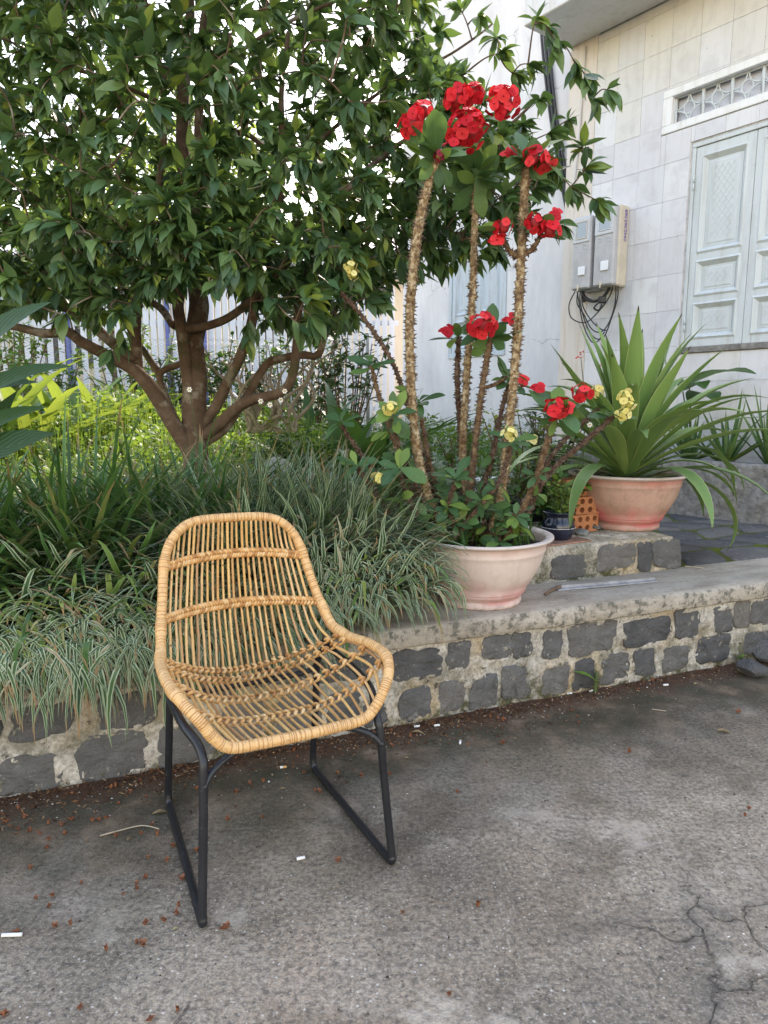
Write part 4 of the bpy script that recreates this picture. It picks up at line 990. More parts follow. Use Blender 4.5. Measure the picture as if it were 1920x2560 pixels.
for key in ('i', 'j', 'm', 'o', 'q', 'n', 'k', 'r', 'p', 'f'):        # small side shoots low on the stems
    for k in range(4):
        P_ = tips[key]; i = int(len(P_) * rr_.uniform(.08, .7)); o_ = np.array([rr_.normal(0, .03), -abs(rr_.normal(0.01, .02)), .01])
        rosette(P_[i] + o_ * .5, o_ + np.array([0, -.01, .02]), 5, .055, 200 + k + ord(key))
# flowers: each head is a small core with its florets
def petal_mat(name, a, b, c_, eye):
    m = MT(name); r = m.rnd(); c = m.ramp(r, [(0, a), (.5, b), (1, c_)])
    c = m.mix(m.f(m.noise(55, 3), .4, .75), c, m.mix(.35, c, a))
    sx = m.n('SeparateXYZ', {0: m.coord('UV')}); c = m.mix(m.math('LESS_THAN', sx.outputs[0], .14), c, eye)
    m.col(c).rough(.6, .25); m.translucent(c, .2); return m.m
PET_R = petal_mat('red_bract', (0.40, 0.008, 0.016), (0.70, 0.020, 0.030), (0.84, 0.06, 0.06), (0.36, 0.008, 0.010))
PET_Y = petal_mat('yellow_bract', (0.74, 0.62, 0.16), (0.80, 0.70, 0.25), (0.80, 0.74, 0.36), (0.55, 0.30, 0.05))
CORE_R = simple('red_flower_core', (0.30, 0.02, 0.02), .7); CORE_Y = simple('yellow_flower_core', (0.40, 0.36, 0.08), .7)
def floret(name, mat):
    V, Fq, uv = [], [], []
    for sg in (-1, 1):
        b0 = len(V); V.append((0, 0, .10)); uv.append((0, 0)); n = 11
        for rr, zz in ((.55, .02 + .05 * (sg > 0)), (1.0, .16 + .06 * (sg > 0))):
            for k in range(n):
                t = (-1.9 + 3.8 * k / (n - 1)); w = 1.0 - .10 * math.cos(3 * t)
                V.append((sg * rr * w * math.cos(t) * .98, rr * w * math.sin(t) * 1.04, zz + .09 * math.sin(2 * t + sg) - .14 * (rr > .9) * abs(math.sin(1.5 * t)))); uv.append((rr, t))
        for k in range(n - 1):
            f1 = (b0, b0 + 1 + k, b0 + 2 + k); f2 = (b0 + 1 + k, b0 + 1 + n + k, b0 + 2 + n + k, b0 + 2 + k)
            Fq += [f1, f2] if sg > 0 else [f1[::-1], f2[::-1]]
    V2, F2 = lathe([(.10, .06), (.12, .2), (.05, .26)], 6); b0 = len(V)
    V = np.vstack([V, V2]); Fq += [tuple(i + b0 for i in f) for f in F2]; uv += [(0.05, 0)] * len(V2)
    return make_mesh(name, V, Fq, mat, uv, np.zeros(len(V)))
FLO_R, FLO_Y = floret('red_floret', PET_R), floret('yellow_floret', PET_Y)
core_V, core_F = lathe([(.0, -1), (.5, -.87), (.87, -.5), (1, 0), (.87, .5), (.5, .87), (.0, 1)], 10)
def head(u, v, Y, rpx, me, label, seed, fr=.0225, face=(0, -.8, .55)):
    P = atd(u, v, Y); R_ = rpx * 1.06 * D * Y / F_PX; core_m = CORE_R if me is FLO_R else CORE_Y; r_ = np.random.default_rng(seed)
    hd = put('flower_head', core_V * R_ * .55 + P, core_F, core_m, crown_t, label=label)
    hd_loc = P; n = max(3, int(4 * (R_ * .8) ** 2 / (fr * fr) * .92)); face = nrm(np.array(face))
    k = 0; i = 0; N_ = int(n * 1.35)
    while i < N_:
        zz = 1 - 2 * (i + .5) / N_; ph = i * 2.39996; o_ = np.array([math.sqrt(1 - zz * zz) * math.cos(ph), math.sqrt(1 - zz * zz) * math.sin(ph), zz]); i += 1
        if o_ @ face < -.45: continue
        d = nrm(o_ + r_.normal(0, .28, 3)); up = d; tt = nrm(np.cross(d, r_.normal(size=3)))
        s = fr * r_.uniform(.68, 1.15)
        if R_ < fr * 1.4: d = nrm(face + o_ * .5); up = d; tt = nrm(np.cross(d, r_.normal(size=3)))
        o = place_leaf('floret', me, P + o_ * R_ * r_.uniform(.80, .95) - d * s * .1, tt, up, s, hd, COFF)
for i, (u, v, rp, dY, nm) in enumerate([(888, 272, 27, 2.62, 'red'), (912, 243, 22, 2.66, 'red'), (1008, 283, 41, 2.78, 'red'), (978, 308, 14, 2.74, 'red'), (985, 216, 25, 2.96, 'red'), (1022, 203, 22, 2.98, 'red'), (1086, 226, 36, 2.86, 'red'), (1150, 342, 23, 2.68, 'red'), (1176, 352, 19, 2.70, 'red'), (1102, 330, 12, 2.8, 'red'), (1088, 492, 20, 2.68, 'red'), (1072, 518, 9, 2.68, 'red'),
                                     (1157, 483, 20, 2.66, 'red'), (1188, 498, 21, 2.66, 'red'), (1195, 466, 14, 2.72, 'red'), (1041, 705, 29, 2.70, 'red'), (964, 715, 13, 2.92, 'red'), (1103, 692, 13, 2.80, 'red'), (1203, 884, 26, 2.62, 'red'), (1225, 880, 10, 2.64, 'red'), (1256, 850, 22, 2.76, 'red'), (1164, 838, 9, 2.74, 'red'), (1127, 822, 9, 2.9, 'red')]):
    head(u, v, dY, rp, FLO_R, 'red flower head of packed round bracts', 500 + i)
for i, (u, v, rp, dY) in enumerate([(758, 578, 15, 2.86), (764, 594, 12, 2.86), (842, 884, 15, 2.62), (880, 888, 9, 2.76), (817, 1033, 13, 2.58), (1100, 938, 17, 2.58), (1150, 950, 9, 2.8), (1290, 845, 13, 2.98), (1350, 858, 15, 2.84), (1358, 874, 13, 2.83), (1346, 895, 15, 2.80)]):
    head(u, v, dY, rp, FLO_Y, 'small pale yellow flower head', 560 + i, .016)
PET_W = petal_mat('wilted_bract', (0.22, 0.02, 0.035), (0.28, 0.03, 0.05), (0.32, 0.04, 0.05), (0.1, .01, .01))
FLO_W = floret('wilted_floret', PET_W); head(948, 338, 2.62, 11, FLO_W, 'wilted dark pink flower head', 590, .012)
# little weeds and shoots in the pink pot
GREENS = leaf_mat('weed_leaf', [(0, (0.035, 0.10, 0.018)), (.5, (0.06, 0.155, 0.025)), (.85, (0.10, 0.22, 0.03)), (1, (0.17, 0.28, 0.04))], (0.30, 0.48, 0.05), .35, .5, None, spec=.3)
r_ = np.random.default_rng(31); n = 130; th = r_.random(n) * 6.28; rd = .24 * np.sqrt(r_.random(n))
b_ = np.c_[PC1[0] + rd * np.cos(th), PC1[1] + rd * np.sin(th), np.full(n, Z_CAP + .245)]; az = r_.random(n) * 6.28; el = r_.uniform(.7, 1.5, n)
V, Fq, uv, ix = strips(b_, np.c_[np.cos(az) * np.cos(el), np.sin(az) * np.cos(el), np.sin(el)], np.c_[-np.cos(az), -np.sin(az), np.full(n, .3)], r_.uniform(.05, .16, n), r_.uniform(.004, .011, n), [.5, .9, 1, .8, .1], r_.uniform(.3, 1.3, n))
put('pot_weeds', V, Fq, GREENS, uv=uv, rnd=r_.random(n)[ix], kind='stuff', label='small weeds and grass growing in the pink pot', cat='weeds')
# ------------------------------------------------------------------ agave
def agave_mat():
    m = MT('agave_leaf'); r = m.rnd(); sx = m.n('SeparateXYZ', {0: m.coord('UV')}); ac = m.math('ABSOLUTE', m.math('SUBTRACT', sx.outputs[0], .5))
    c = m.ramp(r, [(0, (0.10, 0.20, 0.055)), (.5, (0.165, 0.285, 0.075)), (1, (0.24, 0.36, 0.10))])
    st = m.n('Mapping', {'Vector': m.coord('UV'), 'Scale': (9.0, 1.2, 1.0)}).outputs[0]
    c = m.mix(m.math('MULTIPLY', m.f(m.noise(3, 4, .6, st), .4, .7), .45), c, (0.20, 0.30, 0.12))
    c = m.mix(m.math('MULTIPLY', m.f(m.noise(5, 5, .7, m.n('Mapping', {'Vector': m.coord('UV'), 'Scale': (26.0, .8, 1.0)}).outputs[0]), .5, .75), .3), c, (0.05, 0.10, 0.03))
    c = m.mix(m.math('MULTIPLY', m.f(m.noise(22, 4, .7), .62, .7), .5), c, (0.30, 0.24, 0.12))
    c = m.mix(m.math('MULTIPLY', m.f(ac, .455, .48), .85), c, (0.42, 0.46, 0.20))
    c = m.mix(m.f(m.math('ADD', sx.outputs[1], m.math('MULTIPLY', r, .012)), .968, .985), c, (0.05, 0.03, 0.02))
    m.col(c).rough(.42, .4); m.translucent(m.mix(.5, c, (0.3, 0.45, 0.08)), .12); return m.m
MAT_AGAVE = agave_mat()
agave = thing('agave', (PC2[0], PC2[1], Z_BLK + .25), 0, 'large green agave with long curving pointed leaves in the bowl pot', 'agave')
r_ = np.random.default_rng(6); NA_ = 92
APROF = [.62, .60, .62, .70, .82, .93, 1, 1, .95, .86, .74, .60, .42, .22, .03]
for k in range(NA_):
    f_ = k / (NA_ - 1); az = k * 2.39996 + r_.uniform(-.25, .25)
    if k == 2: az = -1.7
    el = math.radians(86 - 78 * f_ ** .9 + r_.uniform(-7, 7))
    if f_ > .66 and math.sin(az) < -.35 and abs(math.cos(az)) < .8 and k % 3: continue
    o_ = np.array([math.cos(az), math.sin(az), 0]); d = o_ * math.cos(el) + np.array([0, 0, math.sin(el)]); up = -o_ * math.sin(el) + np.array([0, 0, math.cos(el)])
    L_ = (.76 if f_ < .5 else .78) * r_.uniform(.82, 1.08) * (.6 if k < 3 else 1)
    cu_ = (.12 + .35 * r_.random()) if f_ < .28 else (r_.uniform(.6, 1.35) if f_ < .64 else r_.uniform(1.2, 2.4))
    b_ = np.array([PC2[0], PC2[1], Z_BLK + .245 + .10 * (1 - f_)]) + o_ * (.012 + .045 * f_)
    V, Fq, uv, ix = strips([b_], [d], [up], L_, r_.uniform(.072, .098), APROF, cu_, .5 if f_ < .6 else .22, 1.7, .004)
    V[:, 2] = np.where((np.hypot(V[:, 0] - PC2[0], V[:, 1] - PC2[1]) < .31), np.maximum(V[:, 2], Z_BLK + .25 + .03 * (np.hypot(V[:, 0] - PC2[0], V[:, 1] - PC2[1]) > .24)), V[:, 2])
    V[:, 2] = np.maximum(V[:, 2], Z_CAP + .02)
    put('leaf', V, Fq, MAT_AGAVE, agave, uv=uv, rnd=np.full(len(V), r_.random()))

# ------------------------------------------------------------------ small things on the ledge and cap
m = MT('black_glaze'); m.col(m.mix(m.f(m.noise(9, 4), .4, .7), (0.008, 0.012, 0.026), (0.02, 0.026, 0.05))).rough(.12, .6); BLK_GLAZE = m.m
bp = atd(1208, 1176, 3.22)[:2]; BPZ = Z_BLK + .001
bpt = thing('black_pot', (bp[0], bp[1] + .03, BPZ), 0, 'small round black glazed pot beside the pink pot', 'flower pot')
V, Fq = lathe([(0, .002), (.045, 0), (.06, .012), (.076, .045), (.079, .07), (.072, .095), (.060, .112), (.060, .122), (.072, .132), (.078, .137), (.076, .142), (.060, .138), (.052, .12), (0, .115)], 40); put('body', V, Fq, BLK_GLAZE, bpt, True)
t = np.linspace(0, 6.283, 40, endpoint=False); V, Fq = tube(np.stack([.0795 * np.cos(t), .0795 * np.sin(t), np.full(40, .066)], 1), .0012, 4, True); put('trim', V, Fq, MAT_WLID, bpt, True)
def bush(name, c, R_, h, n, leafL, mat, label, cat, seed, wide=.5, grp=None, stemmat=None, prof=(.15, .7, 1, .7, .1), nst=7, down=.2):
    """small leafy plant: stems with leaves along them, each stem a part, foliage one part"""
    r_ = np.random.default_rng(seed); tt = thing(name, c, 0, label, cat, grp); B_, Dn, U_ = [], [], []
    for k in range(nst):
        az = r_.random() * 6.28; lean = r_.uniform(.1, 1) * R_; top = np.array([c[0] + lean * math.cos(az), c[1] + lean * math.sin(az), c[2] + h * r_.uniform(.7, 1.05)])
        P = spline([np.array(c) + np.array([math.cos(az), math.sin(az), 0]) * R_ * .12, (np.array(c) * .45 + top * .55) + r_.normal(0, .1 * R_, 3), top], 6)
        V, Fq = tube(P, np.linspace(.0045, .0018, len(P)) * (1 + h), 5); put('stem', V, Fq, stemmat or STEM_G, tt)
        for j in range(n // nst):
            f_ = r_.uniform(.18, 1.0); p = P[min(len(P) - 1, int(f_ * len(P)))]; a2 = r_.random() * 6.28; e2 = r_.uniform(-.3, .9)
            B_.append(p + r_.normal(0, .01, 3)); Dn.append((math.cos(a2) * math.cos(e2), math.sin(a2) * math.cos(e2), math.sin(e2) - down)); U_.append((r_.normal(0, .3), r_.normal(0, .3) - .15, 1))
    N_ = len(B_); V, Fq, uv, ix = strips(B_, Dn, U_, leafL * r_.uniform(.6, 1.2, N_), leafL * wide * r_.uniform(.8, 1.2, N_), list(prof), r_.uniform(.1, .8, N_))
    put('foliage', V, Fq, mat, tt, uv=uv, rnd=r_.random(N_)[ix], kind='stuff'); return tt
STEM_G = simple('green_stem', (0.07, 0.10, 0.03), .7)
BROWN_TWIG = simple('brown_twig', (0.14, 0.09, 0.055), .85, .4)
LIME = leaf_mat('lime_leaf', [(0, (0.08, 0.17, 0.03)), (.6, (0.14, 0.26, 0.05)), (1, (0.34, 0.38, 0.08))], (0.4, 0.5, 0.08), .3, .5, None, spec=.3)
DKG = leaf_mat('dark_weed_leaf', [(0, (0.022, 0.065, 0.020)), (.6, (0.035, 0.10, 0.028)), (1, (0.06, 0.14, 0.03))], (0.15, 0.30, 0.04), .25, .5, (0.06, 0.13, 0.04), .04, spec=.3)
bush('small_leafy_plant', (bp[0], bp[1] + .03, BPZ + .115), .11, .16, 260, .026, LIME, 'low bright green leafy plant in the black pot', 'plant', 3, .6, nst=13)
m = MT('fired_clay'); m.col(m.mix(m.f(m.noise(14, 4), .3, .7), (0.36, 0.13, 0.055), (0.52, 0.22, 0.10))).rough(.85, .2).bump(m.noise(60, 3), .003); CLAY = m.m
HOLE = simple('brick_hole', (0.05, 0.02, 0.01), .9)
def hollow_brick(lx, z, label, rz=KA, w=.20, h=.088, dpt=.10):
    tt = thing('hollow_brick', (lx[0], lx[1], z), rz, label, 'brick', 'hollow clay bricks behind the agave pot')
    mb = MB(); nc, nr = 4, 2; cw_, ch_ = w / nc, h / nr; n_ = 12
    ring = np.linspace(0, 2 * math.pi, n_, endpoint=False) + math.pi / 4
    for i in range(nc):
        for j in range(nr):
            cx_, cz_ = -w / 2 + (i + .5) * cw_, (j + .5) * ch_; rr = min(cw_, ch_) * .33
            sq = [np.array([math.cos(q), math.sin(q)]) / max(abs(math.cos(q)), abs(math.sin(q))) for q in ring]
            V = [(cx_ + s[0] * cw_ / 2, 0, cz_ + s[1] * ch_ / 2) for s in sq] + [(cx_ + rr * math.cos(q), 0, cz_ + rr * math.sin(q)) for q in ring] + [(cx_ + rr * math.cos(q), .05, cz_ + rr * math.sin(q)) for q in ring]
            Fq = [(k, (k + 1) % n_, n_ + (k + 1) % n_, n_ + k) for k in range(n_)] + [(n_ + k, n_ + (k + 1) % n_, 2 * n_ + (k + 1) % n_, 2 * n_ + k) for k in range(n_)] + [tuple(2 * n_ + k for k in range(n_))]
            mb.add(V, Fq)
    V, Fq = box((-w / 2, 0, 0), (w / 2, dpt, h)); mb.add(V, [Fq[0], Fq[1], Fq[3], Fq[4], Fq[5]])
    for k in range(5): mb.box((-w / 2 + .01, .004, h - .0005), (w / 2 - .01, .004 + .002, h + .001)) if k == 0 else None
    mb.put('body', CLAY, tt, True, smooth=False); return tt
bk = at_z(1478, 1302, Z_BLK)[:2]; bk = np.array([1.02, 3.46])
hollow_brick(bk, Z_BLK + .001, 'hollow clay brick lying on the ledge, lowest of the pile by the agave pot', KA + .12)
hollow_brick(bk + (.015, .02), Z_BLK + .091, 'middle hollow clay brick of the pile showing round holes', KA + .02)
hollow_brick(bk + (-.02, .03), Z_BLK + .181, 'topmost hollow clay brick of the pile by the agave pot', KA + .22)
def rock_mesh(R_, seed, flat=1.0, lump=.16):
    bm = bmesh.new(); bmesh.ops.create_icosphere(bm, subdivisions=3, radius=1.0); r_ = np.random.default_rng(seed); dirs = nrm(r_.normal(size=(9, 3))); hs = r_.uniform(.62, .95, 9)
    V = np.array([v.co for v in bm.verts]); Fq = [[v.index for v in f.verts] for f in bm.faces]; bm.free()
    for d, h in zip(dirs, hs):
        e = V @ d - h; V = V - np.maximum(e, 0)[:, None] * d * .9
    V = V * (1 + r_.normal(0, lump * .06, (len(V), 1))); V = V * R_ * np.array([1, 1, flat]); V[:, 2] -= V[:, 2].min(); return V, Fq
def rock(P, R_, seed, label, flat=.7, mat=None, sc=(1, 1, 1), name='rock'):
    V, Fq = rock_mesh(R_, seed, flat); V = V * np.array(sc)
    o = put(name, V, Fq, mat or MAT_STONE, None, True, smooth=False, label=label, cat='stone'); o.location = tuple(P); o.rotation_euler = (0, 0, seed * 1.3); return o
GREYST = simple('grey_stone', (0.24, 0.25, 0.24), .85, .3, 20, .004)
def flat_rock(px, py, R_, seed, label, flat, mat=None, sc=(1, 1, 1)):
    P = at_z(px, py, Z_BLK); P[2] = Z_BLK + .001; return rock(P, R_, seed, label, flat, mat, sc)
flat_rock(1425, 1312, .055, 5, 'upright grey stone slab behind the black pot', 1.1, GREYST, (1, .5, 1.2))
flat_rock(1452, 1337, .05, 6, 'flat layered stone in front of the hollow bricks', .3, GREYST, (1.3, .8, 1))
flat_rock(1480, 1325, .04, 7, 'small dark blue stone leaning against the agave pot', .5, MAT_STONE, (1.2, .6, 1))
TERR = simple('clay_slab', (0.30, 0.16, 0.11), .85, .35, 25, .002)
mb = MB(); mb.box((-.12, -.05, 0), (.16, .05, .008), .001); o = mb.put('clay_slab', TERR, None, True, smooth=False, label='thin reddish clay slab lying on the ledge in front of the bricks', cat='slab'); P = KW(0.98, .40, Z_BLK + .0015); o.location = tuple(P); o.rotation_euler = (0, 0, KA + .12)
STEEL = simple('dull_steel', (0.36, 0.37, 0.40), .45, .25, 30, 0, None, .6)
P0, P1 = at_z(1392, 1478, Z_CAP), at_z(1640, 1456, Z_CAP); dv = P1 - P0; L_ = np.linalg.norm(dv)
mb = MB(); mb.box((0, -.012, 0), (L_, .012, .006), .001); mb.box((0, .009, .0065), (L_, .012, .018)); o = mb.put('metal_strip', STEEL, None, True, smooth=False, label='long dull metal angle strip lying on the concrete cap', cat='metal strip'); o.location = (*P0[:2], Z_CAP + .0035); o.rotation_euler = (0, 0, math.atan2(dv[1], dv[0]))
def stick(pts, z, rads, label, mat=None, name='dry_stick'):
    W_ = np.array([at_z(u, v, z) for u, v in pts]); W_[:, 2] = z + max(rads) + .002 + .004 * np.sin(np.arange(len(W_)))
    W_[:, 2] = np.maximum(W_[:, 2], z + max(rads)); P = spline(W_, 5)
    V, Fq = tube(P, np.linspace(rads[0], rads[1], len(P)), 6); return put_base(name, V, Fq, mat or BROWN_TWIG, label=label, cat='stick')
stick([(1362, 1492), (1385, 1480), (1402, 1474)], Z_CAP, (.006, .009), 'thick dry root piece lying by the metal strip')
PALE_TWIG = simple('pale_twig', (0.42, 0.34, 0.24), .85, .3)
stick([(1712, 1418), (1735, 1421), (1760, 1425)], Z_CAP, (.003, .0025), 'pale dry twig on the cap near the mossy pavers', PALE_TWIG)
stick([(250, 2093), (300, 2082), (355, 2070), (398, 2076)], 0.0, (.0022, .0016), 'thin pale twig lying on the concrete behind the chair leg', PALE_TWIG)
stick([(1630, 1775), (1665, 1782)], 0.0, (.002, .0015), 'short pale twig on the open concrete', PALE_TWIG)

# ------------------------------------------------------------------ plants in and before the planter
ALOE = leaf_mat('aloe_leaf', [(0, (0.06, 0.15, 0.05)), (.6, (0.09, 0.20, 0.06)), (1, (0.16, 0.26, 0.07))], (0.25, 0.4, 0.08), .1, .45, None, spec=.4)
def aloe(s, y, n, L_, seed, label):
    c = H0 + HX * s + HY * y + np.array([0, 0, .75]); tt = thing('aloe_clump', c, 0, label, 'aloe', 'aloe clumps in the concrete planter'); r_ = np.random.default_rng(seed)
    for k in range(n):
        az = k * 2.4 + r_.uniform(-.3, .3); el = r_.uniform(.45, 1.45); o_ = np.array([math.cos(az), math.sin(az), 0])
        V, Fq, uv, ix = strips([c + o_ * .03 * r_.random()], [o_ * math.cos(el) + np.array([0, 0, math.sin(el)])], [-o_ * math.sin(el) + np.array([0, 0, math.cos(el)])], L_ * r_.uniform(.6, 1.1), r_.uniform(.028, .042), [1, 1, .92, .8, .62, .4, .04], r_.uniform(-.5, .6), .7, 1.4)
        put('leaf', V, Fq, ALOE, tt, uv=uv, rnd=np.full(len(V), r_.random()))
for i, (s, y, n, L_) in enumerate([(1.25, -.30, 20, .50), (1.55, -.33, 22, .54), (1.85, -.28, 22, .58), (2.15, -.33, 20, .58), (2.45, -.3, 18, .6), (.85, -.25, 12, .36)]):
    aloe(s, y, n, L_, 60 + i, 'clump of narrow grey green aloe leaves in the concrete planter')
BIGL = leaf_mat('broad_leaf', [(0, (0.025, 0.085, 0.025)), (.6, (0.04, 0.12, 0.03)), (1, (0.07, 0.16, 0.03))], (0.2, 0.4, 0.05), .3, .4, (0.12, 0.22, 0.07), .03, spec=.45)
ROUNDP = [.2, .62, .9, 1.0, .97, .82, .5, .1]
def leafy(name, c, leaves, mat, label, cat, prof, wide, fold=.2, grp=None, face=None):
    tt = thing(name, c, 0, label, cat, grp); c = np.array(c)
    for i, (b, tip, L_, W_, curl) in enumerate(leaves):
        b, tip = np.array(b), np.array(tip); d = tip - b; L_ = L_ or np.linalg.norm(d) * 1.06
        up = np.array([0, -.25, 1.0]) if abs(nrm(d)[2]) < .8 else np.array([0, -1.0, .3])
        if face is not None: up = np.array(face, float)
        dd = nrm(d) + nrm(up - nrm(d) * (up @ nrm(d))) * math.tan(curl * .42)
        V, Fq, uv, ix = strips([b], [dd], [up], L_, W_ or wide, prof, curl, fold, 1.0, .006)
        put('leaf', V, Fq, mat, tt, uv=uv, rnd=np.full(len(V), (i * .37) % 1))
        P = spline([c + (b - c) * .0, c * .5 + b * .5 + np.array([0, 0, .06]), b], 6); V, Fq = tube(P, np.linspace(.008, .005, len(P)) * (2.0 if face is not None else 1), 6); put('stalk', V, Fq, STEM_G, tt)
    return tt
def hb(s, y, z): return hp(s, y, z)
c = hp(1.15, -.12, .75)
leafy('broad_leaf_plant', c, [(hp(1.15, -.2, 1.35), at(1880, 925, 4.9), None, .24, .6), (hp(1.1, -.2, 1.3), at(1760, 960, 5.0), None, .2, .8), (hp(1.2, -.25, 1.2), at(1790, 990, 4.8), None, .2, .9)], BIGL, 'round leaved plant with big dull leaves against the tiles behind the agave', 'plant', ROUNDP, .22)
REDS = simple('small_red_flower', (0.62, 0.06, 0.06), .6)
for i, (u, v, Y) in enumerate([(1452, 893, 5.0), (1508, 908, 4.9), (1662, 862, 4.6)]):
    tp = at(u, v, Y); b0 = np.array([tp[0] + .1, tp[1] + .2, .39]); tt = thing('red_flower_stalk', b0, 0, 'thin stalk topped with tiny red flowers behind the agave', 'flower', 'thin red flower stalks by the house')
    P = spline([b0, b0 * .4 + tp * .6 + np.array([.03, 0, .05]), tp], 8); V, Fq = tube(P, np.linspace(.006, .002, len(P)), 5); put('stem', V, Fq, STEM_G, tt)
    mb = MB(); r_ = np.random.default_rng(i)
    for k in range(9):
        q = tp + r_.normal(0, .018, 3); V, Fq, uv, ix = strips([q], [r_.normal(size=3)], [r_.normal(size=3)], .022, .012, [.4, 1, .3], .5); mb.add(V, Fq)
    mb.put('bloom', REDS, tt)
YELL = leaf_mat('yellow_green_leaf', [(0, (0.10, 0.19, 0.04)), (.5, (0.22, 0.30, 0.05)), (1, (0.48, 0.48, 0.10))], (0.5, 0.55, 0.1), .3, .5, None, spec=.3)
DPOT = simple('dark_plastic_pot', (0.022, 0.024, 0.028), .45)
for i, (u, v, Y, h, mt, lb) in enumerate([(1285, 960, 4.2, .62, YELL, 'shrubby plant with yellow green tips in a dark pot before the plaster wall'), (1140, 985, 4.5, .5, GREENS, 'bushy light green plant in a dark pot below the blue window'), (1370, 1000, 4.0, .55, DKG, 'dark leafy plant in a black pot left of the agave')]):
    q = at(u, v, Y); c0 = (q[0], q[1], .39); tt = thing('dark_pot', c0, 0, ['dark plastic pot holding the yellow tipped shrub', 'dark plastic pot below the blue window', 'dark plastic pot left of the agave pot'][i], 'flower pot')
    V, Fq = lathe([(0, .002), (.10, 0), (.13, .16), (.145, .22), (.155, .225), (.155, .25), (.14, .25), (.13, .2), (0, .19)], 28); put('body', V, Fq, DPOT, tt, True)
    bush('potted_shrub', (q[0], q[1], .58), .26, h, 420, .055, mt, lb, 'plant', 20 + i, .42, None, BROWN_TWIG, nst=12)
mb = MB(); mb.box((-.9, -.08, 0), (.55, .08, .30), .01); o = mb.put('white_ledge', MAT_WHITE, None, True, smooth=False, label='low white painted ledge in front of the plaster wall', cat='ledge'); q = at(1080, 1078, 4.9); o.location = (q[0], q[1], .38); o.rotation_euler = (0, 0, HA + .9)
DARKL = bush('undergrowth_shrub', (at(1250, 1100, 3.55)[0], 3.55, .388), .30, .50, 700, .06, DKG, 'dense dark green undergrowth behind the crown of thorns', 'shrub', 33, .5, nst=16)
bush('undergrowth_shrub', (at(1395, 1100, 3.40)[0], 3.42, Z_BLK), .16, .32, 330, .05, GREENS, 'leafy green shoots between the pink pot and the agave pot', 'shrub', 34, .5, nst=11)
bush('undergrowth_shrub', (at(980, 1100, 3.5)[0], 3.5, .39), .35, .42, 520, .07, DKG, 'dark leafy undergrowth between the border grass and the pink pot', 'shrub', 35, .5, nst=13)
bush('creeping_weed', tuple(KW(.62, .30, Z_CAP)), .07, .10, 30, .05, DKG, 'small broad leaved weed growing between the pink pot and the ledge', 'weed', 36, .7, nst=4)
# ------------------------------------------------------------------ border grass on the kerb
def grass_mat(name, stops, edge):
    return leaf_mat(name, stops, (0.16, 0.30, 0.06), .18, .42, None, edge=edge, tipcol=((0.33, 0.20, 0.10), .93, .22), spec=.4, blotch=False)
GR_G = grass_mat('green_blade', [(0, (0.022, 0.075, 0.018)), (.45, (0.044, 0.125, 0.028)), (.85, (0.085, 0.19, 0.04)), (.93, (0.15, 0.22, 0.04)), (1, (0.26, 0.22, 0.10))], ((0.22, 0.32, 0.16), .38, .4))
GR_V = grass_mat('variegated_blade', [(0, (0.022, 0.062, 0.028)), (.5, (0.038, 0.094, 0.038)), (.88, (0.062, 0.125, 0.046)), (.95, (0.22, 0.19, 0.12)), (1, (0.33, 0.25, 0.16))], ((0.42, 0.50, 0.33), .25, .82))
GR_Y = grass_mat('yellowing_blade', [(0, (0.05, 0.12, 0.03)), (.45, (0.10, 0.19, 0.035)), (.75, (0.20, 0.26, 0.06)), (.9, (0.30, 0.25, 0.12)), (1, (0.22, 0.13, 0.07))], ((0.3, 0.36, 0.18), .38, .4))
GPROF = [.55, .8, .95, 1, 1, .95, .88, .76, .58, .34, .05]
